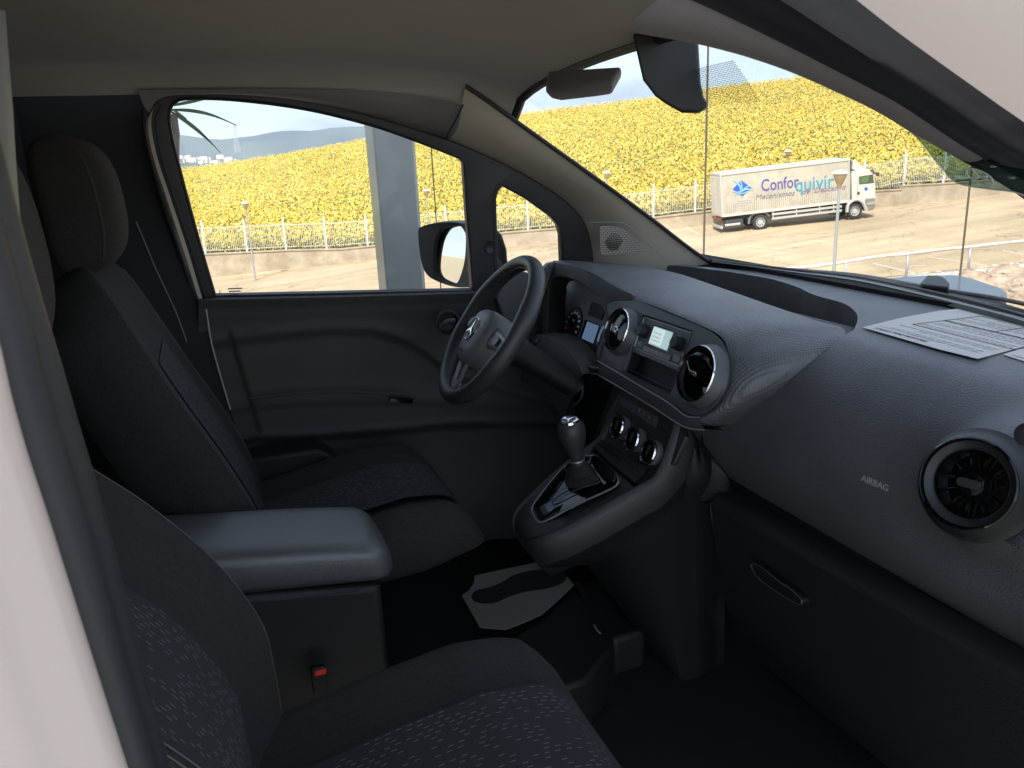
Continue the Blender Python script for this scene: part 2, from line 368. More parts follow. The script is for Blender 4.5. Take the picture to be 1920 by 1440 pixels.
# roof rail trim and A pillar trim (far side)
e1 = cat([pd(*p, .006) for p in ((282, 214), (294, 188), (322, 174), (400, 171), (500, 179), (600, 197), (700, 221), (780, 246), (841, 262))], 60)
e2 = cat([(x, 1.955, 1.607-.075*max(0, (x+.36)/1.1)**5) for x in np.linspace(-.09, .52, 8)]+[tuple(PY(835, 188, 1.94)), tuple(PY(866, 197, 1.93))], 60)
mid = [e1*(1-t)+e2*t+np.array([0, -.022*sin(pi*t), -.010*sin(pi*t)]) for t in np.linspace(0, 1, 9)]
obj('roof_rail_trim', *grid([e1+PDn*.03]+mid), 'grey_trim', van)
a1 = cat([pd(*p, .006) for p in ((840, 263), (925, 300), (1000, 339), (1060, 380), (1090, 420), (1101, 470), (1102, 520))], 60)
wfar = cat([(*p, yy) for p, yy in (((872, 160), 1.93), ((925, 196), 1.94), ((1000, 250), 1.95), ((1130, 343), 1.96), ((1220, 409), 1.965), ((1290, 463), 1.97), ((1335, 494), 1.97))], 60)
a2 = np.array([PY(x, y, z) for x, y, z in wfar])
mid = [a1*(1-t)+a2*t+np.array([0, -.03*sin(pi*t**.8), -.0*sin(pi*t)]) for t in np.linspace(0, 1, 14)]
apil = obj('pillar_trim', *grid([a1+PDn*.03]+mid+[a2+np.array([.0, .05, 0])]), 'beige_trim', van)
obj('windscreen_seal', *tube(a2+np.array([.002, .0, -.002]), .0055, 8), 'rubber', van)
# joint of the two trims
obj('trim_joint', *tube(cat([PY(869, 196, 1.925), PY(863, 208, 1.93), PY(853, 228, 1.945), PY(842, 248, 1.985), pd(838, 262, .012)], 16), .002, 6), 'rubber', van)

# speaker grille in the foot of the far A pillar
gp = lambda x, y: PL(x, y, PY(1160, 455, 1.935), (.05, 1, .12))
gpoly = [(1124, 427), (1130, 424), (1160, 425), (1172, 431), (1206, 462), (1206, 470), (1196, 474), (1132, 479), (1126, 476)]
gm = mat('grille', (.30, .275, .245), .7); n, l, b = nodes_of(gm)
t = n.new('ShaderNodeTexCoord'); mpp = n.new('ShaderNodeMapping'); mpp.inputs['Rotation'].default_value = (radians(90), 0, 0)
br = n.new('ShaderNodeTexBrick'); br.inputs['Scale'].default_value = 1; br.inputs['Brick Width'].default_value = .011; br.inputs['Row Height'].default_value = .0058; br.inputs['Mortar Size'].default_value = .0009
br.inputs['Color1'].default_value = (.29, .265, .235, 1); br.inputs['Color2'].default_value = (.29, .265, .235, 1); br.inputs['Mortar'].default_value = (.09, .085, .075, 1)
l.new(t.outputs['Object'], mpp.inputs['Vector']); l.new(mpp.outputs['Vector'], br.inputs['Vector']); l.new(br.outputs['Color'], b.inputs['Base Color'])
grl = obj('speaker_grille', *prism([gp(*p) for p in gpoly], (0, .004, 0)), 'grille', apil, smooth=False, bevel=.001)
mb = MB(); c = gp(1151, 453); u, v_, a_ = frame((.05, 1, .12))
for r_ in range(-5, 6):
    for k in range(-4, 5):
        px_ = k*.0078+(r_ % 2)*.0039; pz_ = r_*.0052
        if px_*px_+pz_*pz_ < .0245**2: box(c+np.array([px_, -.0012, pz_]), (.0052, .003, .0030), mb=mb, mt='black_plastic')
mb.build('speaker_hole', apil, smooth=False)
obj('grille_outline', *tube(cat([gp(*p)-np.array([0, .0005, 0]) for p in ((1104, 417), (1160, 417), (1180, 426), (1216, 459), (1245, 485))], 30), .0009, 5), 'grey_trim', apil)

# ---- driver's door card: one relief surface
def smst(a, b, x): t = min(1, max(0, (x-a)/(b-a))); return t*t*(3-2*t)
pocket = None
def polyy(pts, x): return float(np.interp(x, [p[0] for p in pts], [p[1] for p in pts]))
sill = [(380, 560), (403, 558), (640, 553), (885, 546), (1000, 542), (1110, 540)]
ridge = [(380, 632), (435, 622), (520, 612), (620, 603), (700, 604), (760, 622), (800, 645), (850, 690), (1110, 760)]
low = [(380, 770), (470, 752), (560, 744), (640, 742), (760, 742), (850, 745), (1110, 760)]
bott = [(380, 830), (480, 817), (600, 812), (750, 800), (850, 790), (1110, 790)]
rows = []
for j in range(110):
    yy = 552+(1010-552)*(j/109)**1.0; r = []
    for i in range(150):
        xx = 372+(1110-372)*i/149
        s_ = polyy(sill, xx); y_ = s_+ (1010-s_)*(j/109)
        h = .0
        h += .045*(1-smst(0, 26, y_-s_)*.35)            # rolled top
        if y_-s_ < 3: h -= .012
        h -= .014*smst(22, 60, y_-s_)
        rr = polyy(ridge, xx); h += .009*exp(-((y_-rr-10)/13)**2)     # arm line
        h -= .009*smst(rr+10, rr+30, y_)
        lo = polyy(low, xx); h += .016*smst(lo-34, lo+4, y_)-.006*smst(lo+8, lo+22, y_)
        bo = polyy(bott, xx); h += .008*exp(-((y_-bo)/6)**2)-.022*smst(bo+4, bo+16, y_)
        lf = 432+max(0, (y_-628))*.30
        if y_ < bo: h -= .010*(1-smst(lf-4, lf+5, xx))*smst(0, 20, y_-rr+14)
        h += .045*smst(850, 880, y_)*(1-smst(930, 960, y_))*smst(640, 600, xx) if xx < 640 else 0
        r.append(PY(xx, y_, 2.115-h))
    rows.append(r)
door = obj('door_card', *grid(rows), 'door_plastic', van, angle=80)
# inner release handle bezel, window switch, map pocket strip
c = PY(838, 603, 2.035); lathe([(.034, .0), (.034, -.006), (.028, -.008), (.026, .008), (.0, .010)], c, (0, 1, 0), 30, mb=(mb := MB()), mt='dark_plastic'); mb.build('handle_bezel', door)
obj('door_handle', *tube(cat([PY(826, 612, 2.028), PY(836, 603, 2.018), PY(852, 600, 2.024)], 12), .006, 8), 'panel_grey', door)
obj('pocket_edge', *tube(cat([PY(470, 748, 2.06), PY(560, 737, 2.055), PY(650, 735, 2.055), PY(760, 740, 2.05)], 30), .004, 8), 'door_plastic', door)
obj('window_switch', *prism([PY(x, y, 2.06) for x, y in ((730, 744), (775, 747), (772, 756), (728, 752))], (0, -.008, 0)), 'gloss_black', door, smooth=False, bevel=.002)
obj('door_shell', *box((.50, 2.19, .62), (1.55, .05, .80)), 'dark_plastic', van, smooth=False)
# sill plate below the door (far)
obj('sill_plate', *prism([PY(x, y, 1.99) for x, y in ((466, 862), (600, 842), (636, 862), (560, 920), (520, 932), (466, 905))], (0, .10, 0)), 'dark_plastic', van, bevel=.01)

# ---- exterior mirror and its inner sail panel
mc = (785, 545)
ho = [(789, 432), (795, 424), (815, 418), (850, 415), (884, 419), (889, 425), (891, 470), (890, 530), (884, 538), (860, 538), (835, 531), (812, 520), (800, 505), (793, 478)]
H0 = cat([PY(x, y, 2.42) for x, y in ho], 60, True); cc = H0.mean(0)
nm_ = nrm(np.array([-.86, -.50, .02]))   # the shell faces the driver
rows = []
hx = nrm(np.array([.87, -.50, 0]))
def onp(x, y, k=0.): return PL(x, y, cc-nm_*k, nm_)
H0 = cat([onp(*p) for p in ho], 60, True); cc = H0.mean(0)
gl_ = [(829, 436), (840, 427), (873, 423), (878, 428), (879, 455), (876, 490), (868, 518), (862, 528), (855, 531), (835, 522), (824, 512), (820, 490), (822, 455)]
G0 = cat([onp(*p, .012) for p in gl_], 60, True)
back = []
def sc(L, k, d): c_ = L.mean(0); return c_+(L-c_)*k-nm_*d
rows = [G0, sc(G0, 1.04, -.016), sc(H0, .985, -.014), H0, sc(H0, 1.02, .02), sc(H0, .99, .06), sc(H0, .86, .085), sc(H0, .5, .1), sc(H0, .05, .104)]
mir = obj('door_mirror', *grid(rows, cv=True), 'rubber', van)
M['mirror'] = mat('mirror', (.95, .96, .97), .01, 1.)
mn = nrm((-.88, -.47, .100))
G1 = np.array([p for p in G0]); gc = G1.mean(0)-nm_*.001
gr_ = [gc+(p-gc)*1.0 for p in G1]; V_ = [gc-nm_*.002+mn*0]
# glass: slightly turned flat pane set in the shell
u_, v2, a_ = frame(mn)
pane = []
for p in gr_:
    d = p-CAM; pane.append(CAM+d*(((gc-CAM)@mn)/(d@mn)))
obj('mirror_glass', pane, [tuple(range(len(pane)))], 'mirror', mir, smooth=False)
obj('mirror_arm', *tube([cc+np.array([.06, .02, -.06]), pd(925, 500, -.04)], .028, 12), 'rubber', van)
# rounded mirror root seen through the quarter window
rt = [pd(x, y, -.05) for x, y in ((905, 505), (915, 440), (930, 428), (943, 440), (952, 468), (955, 505))]
obj('mirror_root', *prism(rt, (0, .05, 0)), 'rubber', van, bevel=.012, seg=4)
lathe([(.020, 0), (.0205, -.004), (.018, -.0055), (.016, -.004), (.0, -.003)], pd(918, 462, .016), -PDn*-1, 32, mb=(mb := MB()), mt='rubber', sx=.8); mb.build('tweeter_cap', van)
# grey triangular sail between dash and window, seen through the wheel
obj('dash_end_panel', *prism([PY(x, y, 2.06) for x, y in ((945, 520), (972, 506), (992, 512), (1010, 530), (1040, 560), (1040, 640), (960, 640), (930, 560))], (0, .03, 0)), 'panel_grey', van, bevel=.006)

# ---- headliner, header, visors, rear-view mirror
def xh(y): return .74+.05*(1-((y-1.35)/.65)**2)
rows = []
for i in range(30):
    yy = 1.98-(1.98-.66)*i/29; e = 1-((yy-1.32)/.66)**2; r = []
    for j in range(30):
        t = j/29; x = -.36+(xh(yy)+.36)*t; z = 1.60+.11*max(0, e)**.4-.075*t**5*1.0
        r.append((x, yy, z))
    rows.append(r)
hl = obj('headliner', *grid(rows), 'headliner', van)
rows2 = [[(p[0], p[1]*1.03-.04, p[2]+.05) for p in r] for r in rows]
obj('roof_panel', *grid(rows2), 'white_paint', van)
hdr = np.array([r[-1] for r in rows]); obj('windscreen_header', *tube(hdr+np.array([.012, 0, -.002]), .012, 8), 'rubber', van)
# driver's visor with its mirror slot
vs = [(1028, 150), (1024, 178), (1032, 187), (1048, 191), (1075, 188), (1110, 184), (1150, 178), (1165, 150)]
P = [PL(x, y, (.70, 1.62, 1.60), nrm((-.35, 0, 1))) for x, y in vs]
vo = obj('sun_visor', *prism(P, (0, 0, .016)), 'grey_trim', van, bevel=.006, seg=3)
obj('visor_mirror_cover', *prism([PL(x, y, (.70, 1.62, 1.598), nrm((-.35, 0, 1))) for x, y in ((1058, 160), (1064, 183), (1110, 178), (1125, 160))], (0, 0, .003)), 'dark_plastic', vo, bevel=.002)
# mirror base / sensor housing on the windscreen
P = [PY(x, y, 1.36) for x, y in ((1185, 62), (1205, 150), (1228, 180), (1247, 194), (1276, 210), (1308, 211), (1322, 203), (1328, 197), (1318, 180), (1312, 150), (1306, 40))]
obj('sensor_housing', *prism(P, (.035, .05, .0)), 'black_plastic', van, bevel=.006, seg=3)
m = bpy.data.materials.new('frit_dots'); m.use_nodes = True; n = m.node_tree.nodes; l = m.node_tree.links; n.clear(); M['frit_dots'] = m
o_ = n.new('ShaderNodeOutputMaterial'); t = n.new('ShaderNodeTexCoord'); vr = n.new('ShaderNodeTexVoronoi'); vr.inputs['Scale'].default_value = 230; vr.inputs['Randomness'].default_value = 0
lt = n.new('ShaderNodeMath'); lt.operation = 'LESS_THAN'; lt.inputs[1].default_value = .43; tr = n.new('ShaderNodeBsdfTransparent'); df = n.new('ShaderNodeBsdfDiffuse'); df.inputs[0].default_value = (.02, .02, .02, 1); mi = n.new('ShaderNodeMixShader')
l.new(t.outputs['Object'], vr.inputs['Vector']); l.new(vr.outputs['Distance'], lt.inputs[0]); l.new(lt.outputs[0], mi.inputs[0]); l.new(tr.outputs[0], mi.inputs[1]); l.new(df.outputs[0], mi.inputs[2]); l.new(mi.outputs[0], o_.inputs['Surface'])

# ---- near A pillar: trim, door seal, body
tA = cat([(*p, y) for p, y in (((1180, 60), .74), ((1330, 88), .71), ((1480, 132), .685), ((1595, 180), .67), ((1653, 208), .665), ((1702, 237), .66), ((1766, 271), .655), ((1825, 305), .65), ((1871, 334), .645), ((1910, 362), .64), ((1990, 430), .63), ((2120, 560), .62))], 70)
tB = cat([(*p, y) for p, y in (((1260, -20), .66), ((1400, 45), .63), ((1540, 115), .605), ((1665, 180), .59), ((1697, 198), .588), ((1725, 216), .585), ((1793, 262), .58), ((1852, 298), .575), ((1920, 335), .57), ((1980, 370), .565), ((2060, 430), .56), ((2220, 560), .55))], 70)
tC = cat([(*p, y) for p, y in (((1400, -140), .60), ((1540, -50), .565), ((1690, 65), .54), ((1850, 180), .52), ((1875, 198), .518), ((1897, 213), .515), ((1920, 229), .512), ((1970, 262), .51), ((2040, 310), .505), ((2110, 360), .50), ((2200, 430), .495), ((2350, 560), .49))], 70)
A3, B3, C3 = [np.array([PY(a, b_, c_) for a, b_, c_ in q]) for q in (tA, tB, tC)]
rows = [A3+np.array([.035, .022, .0]), A3]+[A3*(1-t)+B3*t-np.array([.012*sin(pi*t), 0, .004*sin(pi*t)]) for t in np.linspace(.15, 1, 6)]
obj('pillar_trim', *grid(rows+[B3+np.array([.02, 0, .0])]), 'grey_trim', van)
rows = [B3+np.array([.02, 0, .0]), B3-np.array([.004, 0, 0])]
for t in np.linspace(.1, 1, 12):
    rows.append(B3*(1-t)+C3*t-np.array([.016*abs(sin(pi*t))+.007*exp(-((t-.62)/.1)**2), .004*sin(pi*t), 0]))
obj('door_seal', *grid(rows+[C3+np.array([.02, 0, 0])]), 'rubber', van)
D3 = np.array([PY(a+260, b_-120, c_-.05) for a, b_, c_ in tC])
rows = [C3+np.array([.02, 0, 0]), C3]+[C3*(1-t)+D3*t-np.array([.01*sin(pi*t), 0, 0]) for t in (.2, .5, .8, 1)]
obj('body_panel', *grid(rows), 'white_paint', van)

# ---- windscreen with lower band and the film in its near corner
wbase = [(1335, 489), (1400, 497), (1500, 508), (1600, 519), (1700, 538), (1800, 560), (1920, 592), (2060, 640)]
WB = cat([PZ(x, y, 1.125) for x, y in wbase], 50)
WBo = WB+np.array([.03, 0, -.01])
far = a2[::-1][:1]
rows = []
top = cat([hdr[k]+np.array([.015, 0, 0]) for k in (1, 8, 15, 22, 28)], 50)
for t in np.linspace(0, 1, 12):
    rows.append(WBo*(1-t)+top*t+np.array([.03*sin(pi*t), 0, .02*sin(pi*t)]))
ws = obj('windscreen', *grid(rows), 'screen_glass', van)
# film / label pocket in the near lower corner with a star emblem
fl = [(1650, 206), (1700, 240), (1727, 266), (1747, 292), (1764, 312), (1780, 332), (1796, 343), (1818, 349), (1860, 355), (1912, 363), (1990, 400), (1990, 330), (1880, 310), (1780, 250), (1700, 215)]
fp = (.80, .72, 1.33); fn = nrm((.78, -.25, .55))
FPn = [PL(x, y, fp, fn) for x, y in fl]
film = obj('windscreen_film', FPn, [tuple(range(len(FPn)))], 'green_film', ws, smooth=False)
ec = PL(1837, 331, fp, fn); e1_ = nrm(PL(1862, 343, fp, fn)-ec); e2_ = nrm(PL(1846, 316, fp, fn)-ec); ra = np.linalg.norm(PL(1862, 343, fp, fn)-ec); rb = np.linalg.norm(PL(1843, 322, fp, fn)-ec)
mb = MB(); tube([ec+e1_*ra*cos(a)+e2_*rb*sin(a) for a in np.linspace(0, 2*pi, 40, endpoint=False)], .0007, 5, closed=True, mb=mb, mt='white_print')
for a in (140, 260, 20): tube([ec, ec+e1_*ra*cos(radians(a))+e2_*rb*sin(radians(a))], .0008, 5, mb=mb, mt='white_print')
mb.build('star_emblem', film)
obj('film_edge', *tube(cat(FPn[:11], 60), .0007, 5), 'white_print', film)
# frit dots beside the sensor
P = [PL(x, y, PY(1375, 185, 1.30), nrm((.75, 0, .66))) for x, y in ((1310, 75), (1328, 199), (1360, 196), (1400, 191), (1428, 184), (1428, 70))]
o0 = P[1]; dx_ = nrm(P[4]-P[1]); dn_ = nrm((.75, 0, .66)); dy_ = nrm(np.cross(dn_, dx_)); dy_ = dy_ if dy_[2] > 0 else -dy_
mb = MB(); Lb = np.linalg.norm(P[4]-P[1]); hexa = [(cos(a), sin(a)) for a in np.linspace(0, 2*pi, 6, endpoint=False)]
for i in range(int(Lb/.0042)):
    for j in range(24):
        a = i*.0042+(j % 2)*.0021; b_ = j*.0037
        if b_ > .085 or a > Lb-.3*max(0, .02-b_): continue
        c = o0+dx_*a+dy_*b_; r_ = .0010+.0004*min(1, b_/.03); mb.add([c+dx_*r_*p+dy_*r_*q for p, q in hexa], [tuple(range(6))], 'black_plastic')
mb.build('dotted_band', ws, smooth=False)

# lower edge: gap, trim strip, glass edge line, outer band, wiper
def bandrow(dy, z, dx=0.): return cat([PZ(x, y+dy*max(.15, min(1, (x-1330)/450)), z)+np.array([dx, 0, 0]) for x, y in wbase], 50)
r0 = bandrow(22, 1.118); r1 = bandrow(19, 1.124); r2 = bandrow(10, 1.132); r3 = bandrow(2, 1.128)
obj('windscreen_trim', *grid([r0-np.array([0, 0, .02]), r0, r1, r2, r3]), 'panel_grey', van)
obj('glass_edge', *tube(r3+np.array([0, 0, .003]), .0028, 6), 'grey_trim', van)
r4 = bandrow(-3, 1.122); r5 = bandrow(-12, 1.112)
obj('cowl_grille', *grid([r3, r4, r5, r5-np.array([0, 0, .05])]), 'black_plastic', van)
bn = [(1560, 527), (1640, 523), (1700, 517), (1752, 515), (1800, 515), (1830, 522), (1862, 533), (1884, 540), (1890, 545), (1888, 559), (1850, 557), (1780, 550), (1700, 545), (1640, 540)]
P = [PZ(x, y, 1.09) for x, y in bn]
bo_ = obj('bonnet', *prism([PZ(x, y, 1.085) for x, y in bn], (0, 0, -.10)), 'bonnet_paint', van, bevel=.012, seg=4)
P = cat([PZ(x, y, 1.118) for x, y in ((1600, 523), (1700, 534), (1780, 546), (1850, 556), (1925, 571), (1990, 590))], 20)
obj('wiper_arm', *tube(P, .0045, 8), 'grey_trim', van)
obj('wiper_pivot', *prism([PZ(x, y, 1.118) for x, y in ((1724, 546), (1730, 540), (1736, 532), (1760, 533), (1771, 538), (1779, 547), (1778, 556), (1726, 550))], (0, 0, .02)), 'rubber', van, bevel=.004)

# ---- near B pillar in the foreground (painted body, black door seal)
def pb(x, y, d): return PY(x, y, d)
sL = cat([(-150, 160), (-80, 400), (-10, 620), (20, 745), (50, 850), (85, 955), (125, 1080), (183, 1262), (250, 1470), (300, 1640)], 60)
sR = cat([(-80, 20), (-30, 180), (3, 315), (34, 440), (68, 560), (102, 668), (138, 790), (172, 905), (210, 1045), (262, 1262), (318, 1480), (360, 1640)], 60)
L3 = np.array([pb(x, y, .405) for x, y in sL]); R3 = np.array([pb(x, y, .455) for x, y in sR])
rows = []
for t in np.linspace(0, 1, 16):
    k = sin(pi*t)**.6; rows.append(L3*(1-t)+R3*t+np.array([.010*k-.004*exp(-((t-.5)/.12)**2), -.006*k, 0]))
obj('door_seal', *grid(rows+[R3+np.array([-.02, .03, 0])]), 'rubber', van)
B0 = np.array([pb(x-330, y+40, .36) for x, y in sL])
rows = [B0*(1-t)+L3*t+np.array([.012*sin(pi*t)+.004*sin(3*pi*t), -.006*sin(pi*t), 0]) for t in np.linspace(0, 1, 14)]
obj('body_panel', *grid(rows), 'white_paint', van)
T0 = np.array([pb(x+30+(-20 if y > 700 else 0), y, .58) for x, y in sR]); 
I0 = np.array([PY(x, y, .62) for x, y in cat([(10, 20), (20, 150), (24, 200), (32, 330), (40, 440), (40, 520), (30, 640), (20, 800)], 30)])
I1 = np.array([PY(x-70, y, .56) for x, y in cat([(10, 20), (20, 150), (24, 200), (32, 330), (40, 440), (40, 520), (30, 640), (20, 800)], 30)])
obj('pillar_trim', *grid([I1, (I0+I1)/2+np.array([.006, -.004, 0]), I0, I0+np.array([-.02, .02, 0])]), 'hub_plastic', van)
obj('roof_side_rail', *box((.07, .57, 1.685), (.90, .14, .09)), 'white_paint', van, bevel=.03, seg=4)
# =================================================================== DASHBOARD
def ip(x, tab): return float(np.interp(x, [q[0] for q in tab], [q[1] for q in tab]))
XB = [(.30, 1.06), (.42, 1.10), (.7, 1.21), (.97, 1.294), (1.15, 1.345), (1.3, 1.375), (1.49, 1.40), (1.64, 1.385), (1.785, 1.345), (1.95, 1.28), (2.10, 1.17)]
VC = np.array([.862, .655, 1.035])
def surf(s, y, bulge=True):
    xb = ip(y, XB); k = smst(1.2, .9, y)
    K = [(xb-.015, 1.120), (xb-.11, 1.121), (1.06, 1.1195), (.985, 1.108), (.928, 1.066), (.893, 1.00), (.880, .93), (.892, .865), (.928, .800), (.945, .780)]
    P = np.array(K); d = s*(len(P)-1); i = min(int(d), len(P)-2); t = d-i
    Q = np.vstack([2*P[0]-P[1], P, 2*P[-1]-P[-2]]); p0, p1, p2, p3 = Q[i:i+4]
    q = .5*((2*p1)+(-p0+p2)*t+(2*p0-5*p1+4*p2-p3)*t*t+(-p0+3*p1-3*p2+p3)*t**3)
    X, Z = q
    if bulge:
        ax = nrm((-.90, -.22, .30)); dv = np.array([X, y, Z])-VC
        if dv[1] < 0: dv = dv*np.array([1, .45, 1])
        r = np.linalg.norm(dv-ax*(dv@ax)); a = .062*(.5-.5*math.tanh((r-.082)/.022))-.075*(.5-.5*math.tanh((r-.047)/.005))
        q3 = np.array([X, y, Z])+ax*a
        return q3
    return np.array([X, y, Z])
SG = np.linspace(0, 1, 181); YG = np.linspace(.30, 2.10, 181)
GR = np.array([[surf(s, y, False) for y in YG] for s in SG]); GX, GY = proj(GR.reshape(-1, 3)); 
def snap(px, py):
    k = ((GX-px)**2+(GY-py)**2); k = k+np.where(False, 0, 0); i = int(k.argmin()); a, b_ = divmod(i, len(YG))
    # refine by local least squares
    s, y = SG[a], YG[b_]
    for _ in range(6):
        h = 1e-3; p0 = np.array(proj(surf(s, y, False))); ds = (np.array(proj(surf(min(1, s+h), y, False)))-p0)/h; dy = (np.array(proj(surf(s, y+h, False)))-p0)/h
        J = np.stack([ds, dy], 1)
        try: st = np.linalg.solve(J, np.array([px, py])-p0)
        except Exception: break
        st = np.clip(st, -.02, .02); s = min(.995, max(.002, s+st[0])); y = min(2.09, max(.3, y+st[1]))
    return s, y
Epx = [(1205, 493), (1330, 505), (1413, 517), (1513, 547), (1580, 568), (1603, 584), (1608, 597), (1604, 611), (1593, 623), (1547, 660), (1480, 713), (1413, 763), (1363, 797), (1320, 808), (1285, 812)]
Epar = [snap(*p) for p in Epx]; Epar[0] = (Epar[0][0], 2.06)
Opar = [(0, 2.09), (0, 1.95), (0, 1.75), (0, 1.5), (0, 1.3), (0, 1.12), (0, .9), (0, .6), (0, .30), (.35, .30), (.7, .30), (1, .30), (1, .85), (1, 1.25), (1, 1.50)]
Ek = ckey(Epar, 10); Ok = ckey(Opar, 10); Ek[:, 0] = np.clip(Ek[:, 0], .001, 1); Ok[:, 0] = np.clip(Ok[:, 0], 0, 1)
NT = 110; rows = []
E3 = np.array([surf(s, y, False) for s, y in Ek]); cen = np.array([1.05, 1.5, .95])
inw = []
for i, p in enumerate(E3):
    dd = np.array([cen[0]-p[0], cen[1]-p[1], 0]); w_ = smst(60, 95, i)
    inw.append(np.array([.012*np.sign(0), 0, -1])*(1-w_)+nrm((.8, .3, -.3))*w_)
inw = np.array(inw)
rows.append(E3+inw*.085+np.array([0, .0, 0])); rows.append(E3+inw*.02); rows.append(E3+inw*.004)
for t in np.linspace(0, 1, NT):
    tt = t
    P = Ek*(1-tt)+Ok*tt; rows.append([surf(s, y) for s, y in P])
dash = obj('dashboard', *grid(rows), 'soft_plastic', van, angle=60)
obj('recess_light_stop', *prism([(1.30, 2.05, 1.045), (1.30, 1.1, 1.045), (.95, 1.1, 1.045), (.95, 2.05, 1.045)], (0, 0, -.01)), 'black_plastic', dash, smooth=False)  # hidden plate added under the hood recess against light leaking in
# seam of the airbag cover
def onm(px, py, off=.001):
    s, y = snap(px, py); p = surf(s, y); p1 = surf(min(1, s+.004), y); p2 = surf(s, y+.004); n_ = nrm(np.cross(p2-p, p1-p)); 
    if n_@(CAM-p) < 0: n_ = -n_
    return p+n_*off, n_
pA, nA = onm(1642, 906, .0008); pB, _ = onm(1668, 917, .0008); pC, _ = onm(1617, 896, .0008)
exa = nrm(pB-pC); eya = nrm(np.cross(nA, exa)); eya = eya if eya[2] > 0 else -eya
text('airbag_lettering', 'AIRBAG', pA+nA*.0012, exa, eya, .0135, 'grey_print', dash, align='CENTER', bold=.0002, sx=1.12)

# ---- hood over the instruments and radio (ribbed)
FPo = np.array([.83, 1.45, 1.03]); FN = nrm((-1, 0, .4)); FEX = np.array([0, -1., 0]); FEY = nrm((.4, 0, 1))
def fpx(x, y, off=0.): return PL(x, y, FPo+FN*off, FN)
Apx = [(1036, 499), (1060, 502), (1095, 513), (1135, 535), (1180, 557), (1224, 573), (1313, 611), (1347, 629), (1361, 649), (1367, 680), (1362, 724), (1344, 762), (1313, 782), (1288, 786)]
Bpx = [(1040, 491, 1.153), (1069, 489, 1.15), (1113, 491, 1.148), (1180, 497, 1.143), (1260, 510, 1.138), (1330, 532, 1.134), (1447, 573, 1.126), (1530, 601, 1.122), (1583, 618, 1.118)]
A3 = np.array([fpx(*p) for p in Apx]); B3 = [PZ(*p) for p in Bpx]
for q in ((1560, 650), (1480, 713), (1413, 763), (1363, 797), (1320, 806)):
    s, y = snap(*q); B3.append(surf(s, y, False)+np.array([.006, 0, -.004]))
B3 = np.array(B3); Ak = ckey(A3, 10); Bk = ckey(B3, 10); fl_ = smst
rows = [Ak+np.array([.03, 0, -.01]), Ak+np.array([.002, 0, 0])]
N_ = len(Ak); midi = 70
for t in np.linspace(0, 1, 26)[1:]:
    r = []
    for i in range(N_):
        p = Ak[i]*(1-t)+Bk[i]*t; side = smst(70, 100, i)
        bl = (np.array([0, 0, 1.])*(1-side)+nrm((-.5, -.8, .1))*side)*(.010+.012*side)*sin(pi*t**.7)
        r.append(p+bl)
    rows.append(r)
rows.append(Bk+np.array([.015, 0, -.05]))
hood = obj('instrument_hood', *grid(rows), 'ribbed', dash, angle=50)
# side cheek left of the hood
obj('hood_cheek', *prism([PY(x, y, 2.03) for x, y in ((1018, 508), (1030, 494), (1045, 491), (1060, 495), (1060, 600), (1040, 700), (1010, 690), (1016, 600))], (0, .03, 0)), 'panel_grey', dash, bevel=.006)
# lower lip under the face
L1 = cat([fpx(*p) for p in ((1122, 676), (1190, 716), (1255, 755), (1288, 780), (1313, 782))], 40)
L2 = cat([fpx(*p, -.012) for p in ((1118, 700), (1165, 727), (1230, 766), (1285, 800), (1322, 806))], 40)
L3_ = L2+np.array([.06, 0, -.01])
obj('lower_lip', *grid([L1+np.array([.01, 0, 0]), L1, L1*.5+L2*.5-np.array([.004, 0, 0]), L2, L3_]), 'panel_grey', dash)
for k_, (Lx, rr) in enumerate(((L1, .0016), (L2, .0018))): obj('lip_line', *tube(Lx-np.array([.002, 0, 0]), rr, 6), 'satin_silver', dash)
# ---- face panel with radio opening
fo = [(1132, 565), (1146, 558), (1163, 556), (1182, 560), (1224, 577), (1313, 614), (1343, 632), (1357, 652), (1362, 680), (1357, 722), (1340, 758), (1313, 777), (1292, 775), (1255, 752), (1190, 712), (1122, 672), (1127, 640), (1136, 600)]
FO = cat([fpx(*p) for p in fo], 110, True)
def rect4(px, off, r=.004):
    P = [fpx(*p, off) for p in px]; c = sum(P)/4; w_ = (np.linalg.norm(P[1]-P[0])+np.linalg.norm(P[2]-P[3]))/2; h_ = (np.linalg.norm(P[3]-P[0])+np.linalg.norm(P[2]-P[1]))/2
    return c, w_, h_, rnd_rect(c, FEX, FEY, w_, h_, r)
rc, rw, rh, rec = rect4([(1203, 585), (1295, 623), (1257, 747), (1172, 692)], 0, .008)
c1 = PL(1155, 617, FPo+FN*.020, FN); c2 = PL(1304, 700, FPo+FN*.022, FN)
def circ(c, r): c = c-FN*((c-FPo)@FN); return [c+FEX*r*cos(a)+FEY*r*sin(a) for a in np.linspace(0, 2*pi, 48, endpoint=False)]
h1 = [p for p in circ(c1, .0465)]; h2 = circ(c2, .0515)
face = plate('centre_face', list(FO), [rec, h2], FPo-FN*.004, FEX, FEY, .006, 'panel_grey', dash, bevel=.0015)
obj('recess_rim', *tube(np.array(rec)+FN*.001, .0012, 6, closed=True), 'rubber', face)
# recess box
v, f = grid([np.array(rec)-FN*.0, np.array(rec)-FN*.03], cv=True); f.append(tuple(range(len(rec), 2*len(rec)))); obj('storage_slot', v, f, 'black_plastic', face, angle=30)
def fq(u, v_, off): return rc+FEX*u*rw/2+FEY*v_*rh/2+FN*off          # u,v in -1..1 over the recess
